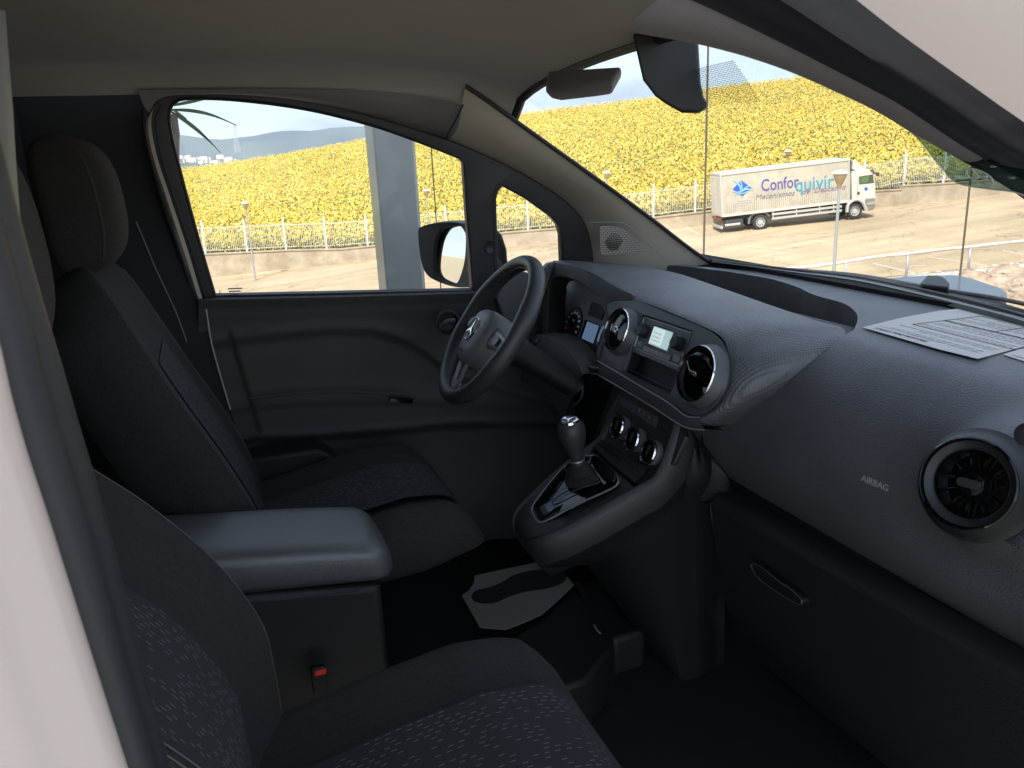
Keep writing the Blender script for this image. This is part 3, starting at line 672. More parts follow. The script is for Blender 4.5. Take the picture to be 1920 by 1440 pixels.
# radio occupies the upper part
def fr(u0, u1, v0, v1, off, dep, mt, name, par, r=.002, bevel=.0006, mb=None):
    c = fq((u0+u1)/2, (v0+v1)/2, off); P = rnd_rect(c, FEX, FEY, (u1-u0)*rw/2, (v1-v0)*rh/2, r)
    if mb is not None: prism(P, -FN*dep, mb=mb, mt=mt); return
    return obj(name, *prism(P, -FN*dep), mt, par, bevel=bevel, angle=30)
radio = fr(-.93, .93, -.13, .93, -.004, .02, 'panel_grey', 'radio', dash, .004)
fr(-.93, .93, -.13, .93, -.0055, .003, 'black_plastic', 'radio_frame', dash, .005) if False else None
obj('radio_frame', *tube(np.array(rnd_rect(fq(0, .40, -.0035), FEX, FEY, rw*.93, rh*.53, .004)), .0014, 6, closed=True), 'satin_silver', radio)
fr(-.45, .40, .12, .80, -.0028, .004, 'gloss_black', 'display_frame', radio, .002)
dsp = fr(-.42, .33, .17, .76, -.0022, .003, 'lcd_pale', 'display', radio, .001)
fr(-.42, .06, .22, .74, -.0018, .002, 'lcd_paler', 'display_tile', radio, .001)
for k in range(3): fr(-.36, -.02, .30+k*.12, .36+k*.12, -.0016, .0015, 'lcd_pale', 'display_line', radio, .0005)
for u in (-.70, .68):
    mb = MB(); c = fq(u, .50, -.004); lathe([(.0145, 0), (.0145, .004), (.0125, .005), (.0120, .017), (.0105, .0185), (.0, .0185)], c, FN, 36, mb=mb, mt='rubber')
    for k in range(20): a = 2*pi*k/20; box(c+FN*.010+FEX*.0123*cos(a)+FEY*.0123*sin(a), (.0010, .0010, .012), (FEX, FEY, FN), mb=mb, mt='black_plastic')
    mb.build('radio_knob', radio)
fr(-.57, .56, -.115, .085, -.0032, .003, 'black_plastic', 'key_bed', radio, .002)
for k in range(8):
    u0 = -.55+k*.137; fr(u0+.006, u0+.131, -.10, .07, -.0012, .004, 'key_grey', 'radio_key', radio, .0012)
for u in (-.76, .76):
    fr(u-.12, u+.12, -.04, .16, -.0015, .004, 'key_grey', 'radio_key', radio, .004)
text('key_mark', '+', fq(-.76, .06, -.0008), FEX, FEY, .008, 'white_print', radio)
fr(-.97, .97, -.27, -.14, -.002, .02, 'satin_silver' if False else 'panel_grey', 'slot_lip', face, .002)
obj('slot_line', *tube([fq(-.9, -.86, -.01), fq(.9, -.86, -.01)], .0012, 6), 'panel_grey', face)

# ---- round air vents
def vent(c, axis, R, name, nv, knob, depth=.03, collar=.05, inner=True):
    u, v_, a = frame(axis); c = np.asarray(c, float)
    mb = MB()
    lathe([(R*1.30, -collar), (R*1.20, -collar*.8), (R*1.11, -collar*.35), (R*1.06, -.004), (R*1.03, -.001)], c, axis, 56, mb=mb, mt='panel_grey' if knob != 'big' else 'dark_plastic')
    o = mb.build(name, dash)
    mb = MB(); lathe(([(R*1.04, -.004), (R*1.035, .001), (R*1.0, .003), (R*.97, .001), (R*.955, -.004)] if knob == 'big' else [(R*1.03, -.003), (R*1.02, .001), (R*1.0, .002), (R*.985, -.002)]), c, axis, 64, mb=mb, mt='gloss_black' if knob == 'big' else 'chrome'); mb.build('vent_ring', o)
    mb = MB(); rr_ = .78 if knob == 'big' else .9
    lathe([(R*.955, -.004), (R*(rr_+.02), -.012), (R*rr_, -.012)], c, axis, 64, mb=mb, mt='rubber')
    lathe([(R*rr_, -.012), (R*(rr_-.015), -.010), (R*(rr_-.03), -.013), (R*(rr_-.04), -depth), (.0, -depth)], c, axis, 64, mb=mb, mt='gloss_black'); mb.build('vent_bowl', o)
    mb = MB()
    for k in range(nv):
        th = 2*pi*(k+.3)/nv; d = cos(th)*u+sin(th)*v_; t_ = -sin(th)*u+cos(th)*v_
        box(c+d*R*.56-a*.021, (R*.36, .0009, .010), (d, t_, a), mb=mb, mt='gloss_black')
    if nv: mb.build('vent_vane', o)
    mb = MB()
    if knob == 'big':
        lathe([(R*.34, -.026), (R*.32, -.016), (R*.25, -.012), (0, -.011)], c, axis, 40, mb=mb, mt='gloss_black')
        P = rnd_rect(c-a*.012, nrm(u*.95-v_*.25) if False else nrm(u), v_, R*.52, R*.20, R*.095); prism(P, a*.008, mb=mb, mt='rubber')
    elif knob == 'tab':
        lathe([(R*.78, -.012), (R*.74, -.005), (R*.5, -.003), (0, -.002)], c, axis, 40, mb=mb, mt='gloss_black')
        P = rnd_rect(c-a*.003, u, v_, R*.26, R*.26, R*.08); prism(P, a*.004, mb=mb, mt='chrome')
        P = rnd_rect(c+a*.0005, u, v_, R*.18, R*.18, R*.05); prism(P, a*.002, mb=mb, mt='hub_plastic')
    elif knob == 'tilt':
        ax2 = nrm(a+v_*-.9+u*.2); lathe([(R*.72, -.016), (R*.70, -.008), (R*.40, .002), (0, .003)], c-a*.006, ax2, 40, mb=mb, mt='gloss_black')
        P = rnd_rect(c+ax2*.0, u, np.cross(ax2, u), R*.22, R*.22, R*.06); prism(P, ax2*.003, mb=mb, mt='chrome')
    mb.build('vent_knob', o, bevel=.0006)
    return o
vent(c1, FN, .0470, 'air_vent', 0, 'tab', collar=.026, depth=.018); vent(c2, FN, .0525, 'air_vent', 0, 'tilt', collar=.028)
vent(PX(1813, 906, .805), (-.86, -.26, .34), .0535, 'air_vent', 11, 'big', collar=.03)
# second outlet at the dash end
e_ = PX(1926, 815, .79); lathe([(.013, -.004), (.013, .0), (.011, .001), (.0, .000)], e_, (-.86, -.26, .34), 24, mb=(mb := MB()), mt='rubber'); mb.build('airbag_switch', dash)

# ---- instrument cluster
ho_ = [(1017, 640), (1017, 560), (1020, 518), (1026, 500), (1038, 493), (1060, 496), (1096, 507), (1122, 520), (1142, 532), (1163, 543), (1184, 553), (1184, 562), (1160, 562), (1146, 564), (1136, 570), (1137, 580), (1140, 600), (1132, 640), (1124, 676), (1121, 692), (1105, 694), (1085, 678), (1050, 664), (1022, 655)]
hi_ = [(1026, 640), (1027, 560), (1030, 530), (1036, 520), (1058, 518), (1080, 526), (1104, 540), (1121, 557), (1130, 573), (1135, 590), (1135, 610), (1128, 645), (1119, 684), (1106, 678), (1090, 664), (1068, 652), (1052, 650), (1030, 646)]
HI = cat([fpx(*p, .002) for p in hi_], 80, True)
plate('cluster_surround', list(cat([fpx(*p, .002) for p in ho_], 110, True)), [HI], FPo-FN*.004+FN*.002, FEX, FEY, .006, 'black_plastic', dash, bevel=.001)
CPo = np.array([.905, 1.9, 1.0])
def cpx(x, y, off=0.): return PL(x, y, CPo+FN*off, FN)
ctr = HI.mean(0)
rim2 = [ctr+(p-ctr)*1.06-FN*.06 for p in HI]
obj('cluster_cowl', *grid([HI, HI-FN*.02, rim2], cv=True), 'black_plastic', dash)
clu = obj('instrument_cluster', *prism([cpx(*p) for p in ((1015, 560), (1030, 515), (1080, 520), (1125, 550), (1160, 600), (1145, 700), (1100, 690), (1010, 660))], -FN*.01), 'cluster_grey', dash, smooth=False)
def dial(cpx_, R, a0, a1, n_, nums, nm):
    c = cpx(*cpx_, .002); mb = MB()
    lathe([(R*1.12, -.001), (R*1.12, .001), (R*1.05, .0015), (0, .001)], c, FN, 48, mb=mb, mt='black_plastic'); o = mb.build(nm, clu)
    mb = MB()
    for k in range(n_):
        a = radians(a0+(a1-a0)*k/(n_-1)); d = FEX*cos(a)+FEY*sin(a); t_ = np.cross(FN, d); L = .004 if k % 2 == 0 else .0022
        box(c+d*(R-L/2)+FN*.002, (L, .0009, .0006), (d, t_, FN), mb=mb, mt='white_print')
    mb.build('tick_mark', o, smooth=False)
    for k, s_ in enumerate(nums):
        a = radians(a0+(a1-a0)*k/(len(nums)-1)); d = FEX*cos(a)+FEY*sin(a); text('numeral', s_, c+d*R*.80+FN*.002, FEX, FEY, R*.19, 'white_print', o, bold=.0002)
    return c, o
c, o = dial((1073, 611), .046, 222, -42, 23, ['0', '20', '40', '60', '80', '100', '120', '140', '160', '180', '200', '220'], 'speedometer')
dn = nrm(cpx(1048, 622)-cpx(1073, 608)); tn = np.cross(FN, dn)
obj('needle', *prism([c+dn*.008+tn*.003, c+dn*.040, c+dn*.008-tn*.003], FN*.004), 'red', o, smooth=False)
text('dial_unit', 'km/h', c+FEY*.016+FN*.002, FEX, FEY, .006, 'white_print', o)
lathe([(.0075, 0), (.007, .006), (0, .0065)], c, FN, 24, mb=(mb := MB()), mt='gloss_black'); mb.build('needle_cap', o)
c, o = dial((1143, 640), .044, 210, -30, 11, [], 'fuel_gauge')
obj('needle', *prism([cpx(1121, 651, .006), cpx(1132, 645, .006), cpx(1134, 651, .006)], FN*.002), 'red', o, smooth=False)
obj('blue_arc', *tube(cat([cpx(1121, 640, .004), cpx(1125, 625, .004), cpx(1132, 612, .004)], 12), .0022, 6), 'lcd_blue', o)
def cquad(px, off, mt, nm, r=.003):
    P = [cpx(*p, off) for p in px]; c_ = sum(P)/4; w_ = (np.linalg.norm(P[1]-P[0])+np.linalg.norm(P[2]-P[3]))/2; h_ = (np.linalg.norm(P[3]-P[0])+np.linalg.norm(P[2]-P[1]))/2
    return obj(nm, *prism(rnd_rect(c_, FEX, FEY, w_, h_, r), -FN*.004), mt, clu, smooth=False)
cquad([(1112, 560), (1134, 580), (1126, 600), (1101, 590)], .004, 'black_plastic', 'warning_panel')
cquad([(1097, 600), (1123, 609), (1109, 658), (1083, 645)], .003, 'gloss_black', 'display_frame'); cquad([(1100, 603), (1121, 610), (1109, 655), (1088, 645)], .0045, 'lcd_blue', 'trip_display', .001)
text('arrow_mark', '◄', cpx(1096, 567, .002), FEX, FEY, .008, 'ink', clu)
# curved rim under the cluster
for dy_, k in ((0, .0), (12, .006)):
    obj('cluster_lip', *tube(cat([fpx(x, y+dy_, .004-k) for x, y in ((1050, 652), (1068, 652), (1085, 663), (1098, 677), (1108, 688), (1122, 690))], 40), .0022, 8), 'panel_grey', dash)
# knee panel below the cluster, driver's side
kp = []
for t, (X_, Z_) in enumerate(((.815, .985), (.805, .955), (.83, .90), (.875, .80), (.88, .70), (.93, .55), (1.1, .40))):
    kp.append([(X_+.045+.03*((y-1.8)/.3)**2-.0*t, y, Z_) for y in np.linspace(1.575, 2.09, 20)])
obj('knee_panel', *grid(kp), 'dark_plastic', dash)

# =================================================================== STEERING WHEEL
WC = PD(918, 617, 1.83); el = radians(36); az = radians(4)
WN = np.array([-cos(el)*cos(az), sin(az)*cos(el), sin(el)]); WU = nrm(np.cross((0, 0, 1), WN)); WV = np.cross(WN, WU)
if WU[1] > 0: WU = -WU; 
WV = nrm(np.cross(WN, WU)); WV = WV if WV[2] > 0 else -WV      # WU: towards the passenger, WV: up the wheel
def wq(u, v_, n_=0.): return WC+WU*u+WV*v_+WN*n_
mb = MB(); rows = []
for k in range(96):
    a = 2*pi*k/96; d = WU*cos(a)+WV*sin(a); fat = 1+.12*exp(-((abs(sin(a))-.35)/.2)**2); rows.append([WC+d*(.173+.0165*cos(b_)*fat)+WN*(.0195*sin(b_))*fat for b_ in np.linspace(0, 2*pi, 16, endpoint=False)])
v, f = grid(rows, cu=True, cv=True); sw = obj('steering_wheel', v, f, 'wheel_leather', van, angle=80)
obj('rim_seam', *tube([WC+(WU*cos(a)+WV*sin(a))*.157+WN*.006 for a in np.linspace(0, 2*pi, 80, endpoint=False)], .0012, 5, closed=True), 'black_plastic', sw)
# hub pad
rows = []
for (k, n_) in ((1.0, -.045), (1.04, -.01), (1.03, .008), (.98, .020), (.88, .027), (.6, .033), (.3, .035), (.02, .0355)):
    r = []
    for a in np.linspace(0, 2*pi, 60, endpoint=False):
        ca, sa = cos(a), sin(a); ex_ = 2.6; rr = (abs(ca)**ex_+abs(sa)**ex_)**(-1/ex_); wd = .066*(1-.16*(sa < 0)*abs(sa)**2+.10*max(0, sa)); hh = .058 if sa > 0 else .078
        r.append(wq(rr*ca*wd*k, rr*sa*hh*k-.020, n_))
    rows.append(r)
hub = obj('hub_pad', *grid(rows, cv=True), 'hub_plastic', sw, angle=60)
ec = wq(0, -.020, .0355)
mb = MB(); lathe([(.029, -.004), (.029, .0005), (.027, .002), (.0255, .0005)], ec, WN, 48, mb=mb, mt='chrome'); lathe([(.0255, 0.0004), (0, .0006)], ec, WN, 40, mb=mb, mt='rubber')
for a in (90, 210, 330):
    d = WU*cos(radians(a))+WV*sin(radians(a)); t_ = np.cross(WN, d); prism([ec+t_*.0034+WN*.001, ec+d*.0262+WN*.001, ec-t_*.0034+WN*.001], WN*.0022, mb=mb, mt='chrome')
mb.build('star_emblem', hub, angle=30)
text('airbag_lettering', 'AIRBAG', wq(0, -.074, .0325), WU, WV, .008, 'ink', hub, bold=.0002)
text('horn_mark', 'Y', wq(.042, .008, .031), WV, -WU, .009, 'ink', hub)
# spokes
for s_ in (-1, 1):
    rows = []
    for t in np.linspace(0, 1, 8):
        u = s_*(.055+.105*t); hw = .028-.012*t**.7; rows.append([wq(u, -.012+hw*cos(b_), .008*sin(b_)+.006-.010*t) for b_ in np.linspace(0, 2*pi, 14, endpoint=False)])
    sp_ = obj('spoke', *grid(rows, cv=True), 'spoke_silver', sw)
    obj('spoke_pocket', *prism(rnd_rect(wq(s_*.098, -.012, .010), WU, WV, .050, .022, .008), WN*.003), 'panel_grey', sp_, bevel=.001)
mb = MB(); rows = []
for s_ in (-1, 1):
    rows = [[wq(s_*(.030-.016*t)+.006*cos(b_), -.080-.082*t, .012-.014*t+.005*sin(b_)) for b_ in np.linspace(0, 2*pi, 10, endpoint=False)] for t in np.linspace(0, 1, 8)]
    v, f = grid(rows, cv=True); mb.add(v, f, 'satin_silver')
prism([wq(x, y, -.006) for x, y in ((-.019, -.138), (.019, -.138), (.016, -.162), (-.016, -.162))], WN*.008, mb=mb, mt='satin_silver'); prism([wq(x, y, .004) for x, y in ((-.037, -.080), (.037, -.080), (.033, -.092), (-.033, -.092))], WN*.008, mb=mb, mt='satin_silver')
mb.build('spoke', sw)
# dark back shell + column cover
lathe([(.045, -.02), (.045, -.05), (.032, -.10), (.030, -.18), (.030, -.26)], WC-WV*.01, WN, 30, mb=(mb := MB()), mt='black_plastic'); mb.build('steering_column', van)
col = PX(1045, 650, .76)
P = cat([PX(x, y, .775) for x, y in ((1003, 628), (1030, 634), (1060, 652), (1082, 680), (1092, 702))], 30)
rows = []
for t in np.linspace(0, 1, 10): rows.append(P+np.array([-.035*sin(pi*t*.5)+.0, .03*t, -.13*t])+np.array([0, 0, .004*sin(pi*t)]))
obj('column_cover', *grid([P+np.array([.06, 0, .0])]+rows), 'console_plastic', van)
obj('column_lever', *tube([PX(x, y, .70) for x, y in ((1006, 640), (990, 660))], .006, 8), 'black_plastic', van)
obj('ignition_surround', *tube(cat([PX(x, y, .80) for x, y in ((1080, 700), (1091, 720), (1090, 745), (1075, 760))], 20), .003, 8), 'panel_grey', van)

# =================================================================== CENTRE CONSOLE
ST = [(.527, .672, .035, 0), (.533, .686, .062, 0), (.548, .700, .082, 0), (.58, .716, .100, .2), (.63, .741, .116, 1), (.69, .771, .129, 1), (.735, .792, .136, 1), (.762, .803, .139, 1), (.778, .813, .141, 1), (.792, .838, .142, 1), (.812, .880, .138, .8), (.832, .922, .130, .4), (.845, .942, .124, .1), (.87, .95, .122, 0)]
CY = 1.452; rows = []
for k, (X_, Z_, hw, rec_) in enumerate(ST):
    nx, nz = (-.45, .89) if k < 8 else (-.93, .37)
    rim = .020; r = []
    def q(y, d): return np.array([X_+nx*d, CY+y, Z_+nz*d])
    for s_ in (1, -1):
        seq = [(hw-.004, -.065), (hw, -.045), (hw, -.018), (hw-.006, -.005), (hw-.014, .0), (hw-.022, -.004), (hw-.026, -.010*rec_)]
        if s_ == -1: seq = seq[::-1]
        r += [q(s_*a, b_) for a, b_ in seq]
    rows.append(r)
rows = [cat(np.array([r[j] for r in rows]), 60) for j in range(len(rows[0]))]
cons = obj('centre_console', *grid(rows), 'console_plastic', van, angle=50)
# closed end of the tongue and inner floor under it
# side skins down to the tunnel
for s_ in (1, -1):
    j = 0 if s_ == 1 else -1; base = np.array(rows[j]); lowr = base.copy(); lowr[:, 2] = .29; lowr[:, 0] = np.maximum(lowr[:, 0]+.05, .86); lowr[:, 1] -= s_*.02; mid_ = base.copy(); mid_[:, 2] -= .035; mid_[:, 0] = np.maximum(mid_[:, 0]+.03, base[:, 0]*.5+.80*.5); mid_[:, 1] -= s_*.018
    obj('console_side', *grid([base, base+np.array([.01, -s_*.004, -.01]), mid_, lowr]), 'black_plastic', cons)
base = np.array([rows[j][0] for j in range(14)]); 
obj('console_nose', *grid([base, base+np.array([.03, 0, -.03]), np.stack([base[:, 0]*0+.80, base[:, 1], base[:, 2]*0+.62], 1), np.stack([base[:, 0]*0+.86, base[:, 1], base[:, 2]*0+.29], 1)]), 'black_plastic', cons)
# gear plate (gloss black), gate, boot and lever
GPo = np.array([.60, CY, .727-.002]); GN = nrm((-.45, 0, .89))
def gpx(x, y, off=0.): return PL(x, y, GPo+GN*off, GN)
gp_ = [(998, 952), (1014, 928), (1034, 902), (1060, 874), (1085, 858), (1112, 855), (1134, 870), (1156, 893), (1158, 908), (1140, 920), (1100, 938), (1060, 958), (1032, 973), (1012, 980), (1002, 968)]
GPl = cat([gpx(*p, .002) for p in gp_], 70, True); gcen = GPl.mean(0)
gpl = obj('gear_plate', *grid([GPl-GN*.006, GPl, gcen+(GPl-gcen)*.985+GN*.001, gcen+(GPl-gcen)*.94+GN*.0005, gcen+(GPl-gcen)*.90-GN*.002, gcen+(GPl-gcen)*.5-GN*.003, gcen+(GPl-gcen)*.01-GN*.003], cv=True), 'gloss_black', cons)
obj('plate_frame', *tube(GPl+GN*.0005, .0022, 6, closed=True), 'satin_silver', gpl)
bh = [(1030, 965), (1060, 962), (1100, 938), (1150, 915), (1158, 893), (1125, 868), (1075, 862), (1040, 900), (1015, 940)]
gate = [(1032, 935), (1046, 922), (1070, 908), (1072, 895), (1060, 880), (1066, 868), (1100, 866), (1122, 900), (1120, 906), (1090, 915), (1062, 928), (1045, 937), (1036, 940)]
obj('gear_gate', *tube(cat([gpx(*p, .004) for p in gate], 60, True), .0012, 6, closed=True), 'panel_grey', gpl)
GT = cat([gpx(*p, .003) for p in gate], 60, True); topc = gpx(1083, 862, .050)
g2 = cat([gpx(*p, .003) for p in ((1062, 912), (1066, 880), (1072, 868), (1100, 868), (1118, 895), (1118, 905), (1090, 914))], 60, True)
tp = [topc+np.array([.014*cos(a), .016*sin(a), 0]) for a in np.linspace(0, 2*pi, 60, endpoint=False)]
tp = np.array(tp); k0 = min(range(60), key=lambda s: np.abs(np.roll(tp, s, 0)-g2).sum()); tp1 = np.roll(tp, k0, 0); tpr = tp[::-1]; k1 = min(range(60), key=lambda s: np.abs(np.roll(tpr, s, 0)-g2).sum())
if np.abs(np.roll(tpr, k1, 0)-g2).sum() < np.abs(tp1-g2).sum(): tp1 = np.roll(tpr, k1, 0)
boot = [g2*(1-t)+tp1*t+(tp1-topc)*.25*sin(6*pi*t)*(1-t) for t in np.linspace(0, 1, 12)]
obj('gear_boot', *grid(boot, cv=True), 'fabric', gpl)
obj('start_key', *prism(cat([gpx(*p, .004) for p in ((1110, 862), (1122, 860), (1148, 882), (1158, 896), (1154, 906), (1140, 905), (1118, 885))], 30, True), GN*.008), 'gloss_black', gpl, bevel=.003, seg=3)
for s_, px_ in (): text('gear_letter', s_, gpx(*px_, .0015), FEX, nrm((.89, 0, .45)), .007, 'white_print', gpl)
k0 = PY(1083, 866, CY+.005); k1 = PY(1068, 793, CY+.005); ka = nrm(k1-k0); kl = np.linalg.norm(k1-k0)
mb = MB(); lathe([(.0, -.004), (.0145, -.002), (.0155, .004), (.0135, .008), (.0150, .012), (.0165, .022), (.0205, .036), (.0265, .052), (.0300, .066), (.0305, .076), (.0285, .086), (.0235, .0945), (.017, .0985)], k0-ka*.002, ka, 40, mb=mb, mt='wheel_leather')
gear = mb.build('gear_lever', van)
ct = k0+ka*.0955; mb = MB(); lathe([(.0215, -.002), (.0205, .003), (.0170, .0045), (.0155, .0025)], ct, ka, 40, mb=mb, mt='chrome'); lathe([(.0155, .0025), (0, .003)], ct, ka, 30, mb=mb, mt='gloss_black'); u, v_, a_ = frame(ka)
for a in (90, 210, 330):
    d = u*cos(radians(a))+v_*sin(radians(a)); t_ = np.cross(ka, d); prism([ct+t_*.003+ka*.003, ct+d*.0155+ka*.003, ct-t_*.003+ka*.003], ka*.0015, mb=mb, mt='chrome')
mb.build('star_emblem', gear)
obj('lever_collar', *lathe([(.0158, .003), (.0168, .005), (.0158, .007)], k0, ka, 32), 'satin_silver', gear)
# tray, dial panel, dials and key strip
KPo = np.array([.832, CY, .905]); KN = nrm((-.93, 0, .37)); KEY = nrm((.37, 0, .93))
def kpx(x, y, off=0.): return PL(x, y, KPo+KN*off, KN)
tray = [(1112, 838), (1128, 824), (1170, 850), (1216, 876), (1208, 888), (1190, 905), (1150, 872)]
obj('tray', *prism([PL(x, y, (.76, CY, .802), (-.45, 0, .89)) for x, y in tray], (0, 0, -.012)), 'black_plastic', cons, smooth=False)
mb = MB()
for k in range(9):
    t = k/8; a = PL(1124+t*70, 828+t*48, (.76, CY, .803), (-.45, 0, .89)); b_ = PL(1130+t*70, 838+t*50, (.745, CY, .800), (-.45, 0, .89)); tube([a, b_], .001, 5, mb=mb, mt='dark_plastic')
mb.build('tray_rib', cons)
dp = [(1150, 748), (1165, 752), (1240, 800), (1238, 826), (1232, 868), (1215, 880), (1135, 830), (1120, 812), (1136, 770)]
obj('dial_panel', *prism([kpx(*p, -.012) for p in dp], -KN*.01), 'black_plastic', cons, bevel=.003)
st_ = [(1152, 716), (1172, 722), (1262, 778), (1280, 800), (1286, 820), (1262, 870), (1240, 880), (1243, 830), (1240, 806), (1228, 803), (1160, 758), (1148, 752), (1140, 775), (1120, 812), (1108, 828), (1120, 800), (1140, 748)]
obj('console_face', *prism([kpx(*p, -.002) for p in st_], -KN*.012), 'console_plastic', cons, bevel=.003, smooth=True, angle=40)
# smooth shoulder between console face and right wall
for i, p in enumerate(((1157, 800), (1185, 823), (1216, 847))):
    c = kpx(*p, .020); mb = MB(); lathe([(.0245, -.030), (.0260, -.012), (.0260, -.002)], c, KN, 40, mb=mb, mt='satin_silver'); o = mb.build('dial', cons)
    lathe([(.0260, -.003), (.0270, .001), (.0255, .004), (.0230, .003)], c, KN, 44, mb=(mb := MB()), mt='chrome'); mb.build('dial_ring', o)
    lathe([(.0231, .003), (.022, .001), (.0, .001)], c, KN, 40, mb=(mb := MB()), mt='gloss_black'); box(c+KN*.003+KEY*.004, (.003, .020, .005), (FEX, KEY, KN), mb=mb, mt='rubber'); mb.build('dial_cap', o)
cs0, cs1, cs2, cs3 = [kpx(*p) for p in ((1166, 728), (1240, 777), (1230, 803), (1158, 753))]
marks = {3: '-', 4: '0', 5: '▲', 6: 'o'}
for k in range(8):
    t0 = k/8+.006; t1 = (k+1)/8-.006; P = [cs0*(1-t0)+cs1*t0, cs0*(1-t1)+cs1*t1, cs3*(1-t1)+cs2*t1, cs3*(1-t0)+cs2*t0]
    kk = obj('switch_key', *prism([p+KN*.002 for p in P], -KN*.004), 'panel_grey', cons, smooth=False, bevel=.0008)
    if k in marks:
        c = sum(P)/4+KN*.0026-KEY*.003
        if k == 5: prism([c+KEY*.004, c-KEY*.003+FEX*.004, c-KEY*.003-FEX*.004], KN*.0006, mb=(mb := MB()), mt='orange_print'); mb.build('warning_triangle', kk, smooth=False)
        else: text('key_mark', marks[k], c, FEX, KEY, .008, 'grey_print', kk)
# right hand flank blending console to dash
fl1 = cat([kpx(1262, 778, -.001), kpx(1284, 808, -.001), PX(1290, 835, .845), PX(1272, 886, .825), PX(1235, 925, .79), PX(1190, 955, .74)], 50)
fl2 = cat([PX(1296, 800, .90), PX(1330, 850, .90), PX(1330, 905, .90), PX(1290, 960, .88), PX(1235, 1010, .84), PX(1170, 1060, .80)], 50)
fl1 = fl1+np.array([.018, 0, 0]); fl3 = cat([PX(1330, 850, .95), PX(1372, 920, .93), PX(1372, 960, .93), PX(1360, 1060, .93), PX(1330, 1180, .93), PX(1300, 1300, .93)], 50)
obj('console_flank', *grid([fl1*(1-t)+fl2*t+np.array([-.010*sin(pi*t), -.012*sin(pi*t), 0]) for t in np.linspace(0, 1, 12)]+[fl2*(1-t)+fl3*t+np.array([.01*sin(pi*t), 0, 0]) for t in np.linspace(.1, 1, 10)]), 'dark_plastic', cons)

obj('dash_light_stop', *box((1.10, .95, .80), (.06, 1.5, .60)), 'black_plastic', van, smooth=False)  # added black backing, stops daylight showing through the gap above the glovebox
obj('dash_light_stop', *box((1.02, .90, .765), (.16, 1.30, .05)), 'black_plastic', van, smooth=False)  # second added backing box, closes the same light gap
# =================================================================== GLOVEBOX
g1 = [PX(x, y, X_) for x, y, X_ in ((1368, 915, .94), (1500, 990, .94), (1640, 1064, .94), (1760, 1129, .935), (1915, 1213, .93), (2060, 1290, .925), (2200, 1370, .92))]
g2_ = [PX(x, y, X_) for x, y, X_ in ((1332, 942, .895), (1470, 1024, .893), (1600, 1100, .89), (1720, 1168, .885), (1877, 1257, .88), (2020, 1340, .875), (2160, 1425, .87))]
G1_ = cat(g1, 40); G2_ = cat(g2_, 40)
rows = [G1_+np.array([.02, 0, -.02]), G1_+np.array([.001, 0, -.002]), G1_]+[G1_*(1-t)+G2_*t+np.array([-.006*sin(pi*t), 0, .005*sin(pi*t)]) for t in (.2, .4, .6, .8, 1)]
for d, dx in ((.006, .001), (.02, .004), (.10, .015), (.20, .03), (.36, .09), (.48, .20)): rows.append(G2_+np.array([dx, 0, -d]))
glove = obj('glovebox', *grid(rows), 'lower_plastic', van, angle=60)
gl0 = [PX(x, y, X_) for x, y, X_ in ((1268, 930, .90), (1300, 912, .93), (1366, 914, .945))]; gl1 = [PX(x, y, X_) for x, y, X_ in ((1262, 940, .88), (1290, 938, .885), (1328, 944, .897))]
obj('glovebox_end', *grid([cat(gl0, 20), cat(gl1, 20), cat(gl1, 20)+np.array([.01, 0, -.05]), cat(gl1, 20)+np.array([.02, 0, -.3])]), 'dark_plastic', van)
hd = [(1408, 1058), (1425, 1062), (1462, 1092), (1480, 1102), (1502, 1124), (1500, 1134), (1478, 1124), (1440, 1098), (1418, 1080)]
HP = cat([PX(x, y, .888) for x, y in hd], 40, True)
obj('glovebox_handle', *prism(HP, (.02, 0, 0)), 'dark_plastic', glove, bevel=.003); obj('handle_edge', *tube(HP, .0010, 5, closed=True), 'panel_grey', glove)
obj('glovebox_seam', *tube([G2_[0]+np.array([-.001, .0, 0]), G2_[0]+np.array([.010, 0, -.08])], .0018, 5), 'black_plastic', glove)

# =================================================================== ARMREST BOX
def sbox(st, mt, name, par, e=3.2, n=48, caps=True, **k):
    """rounded block lofted along a list of (centre, half width Y, up, down)"""
    rows = []
    for c, hw, up_, dn_ in st:
        r = []
        for a in np.linspace(0, 2*pi, n, endpoint=False):
            ca, sa = cos(a), sin(a); y = hw*np.sign(ca)*abs(ca)**(2/e); z = (up_ if sa > 0 else dn_)*np.sign(sa)*abs(sa)**(2/e); r.append((c[0], c[1]+y, c[2]+z))
        rows.append(r)
    v, f = grid(rows, cv=True); m_ = len(rows[0]); f.append(tuple(range(m_))); f.append(tuple(range(len(v)-m_, len(v))))
    return obj(name, v, f, mt, par, **k)
AY = 1.385; st = []
for t in np.linspace(0, 1, 34):
    X_ = -.19+.425*t; zt = .866-.062*t-.008*max(0, (t-.6)/.4)**2; zb = .775-.052*t
    e0 = min(1, (t/.10))**.4 if t < .10 else 1; e1_ = (1-max(0, (t-.88)/.12)**2.6)**.5 if t > .88 else 1
    q = min(e0, max(.12, e1_)); st.append(((X_, AY, (zt+zb)/2-(1-q)*.010), (.103+.004*t)*(.55+.45*q), (zt-zb)/2*(.3+.7*q), (zt-zb)/2*(.6+.4*q)))
arm = sbox(st, 'vinyl', 'armrest', van, e=4.2, angle=70)
obj('armrest_base', *prism([(-.18, AY-.092, .30), (.208, AY-.092, .30), (.208, AY-.092, .722), (-.18, AY-.092, .785)], (0, .184, 0)), 'dark_plastic', van, bevel=.015, seg=4)
P = [(-.17, AY-.091, .758), (.16, AY-.091, .722), (.206, AY-.085, .718), (.211, AY-.06, .718), (.211, AY+.08, .718)]
obj('armrest_line', *tube(P, .0012, 6), 'black_plastic', arm)

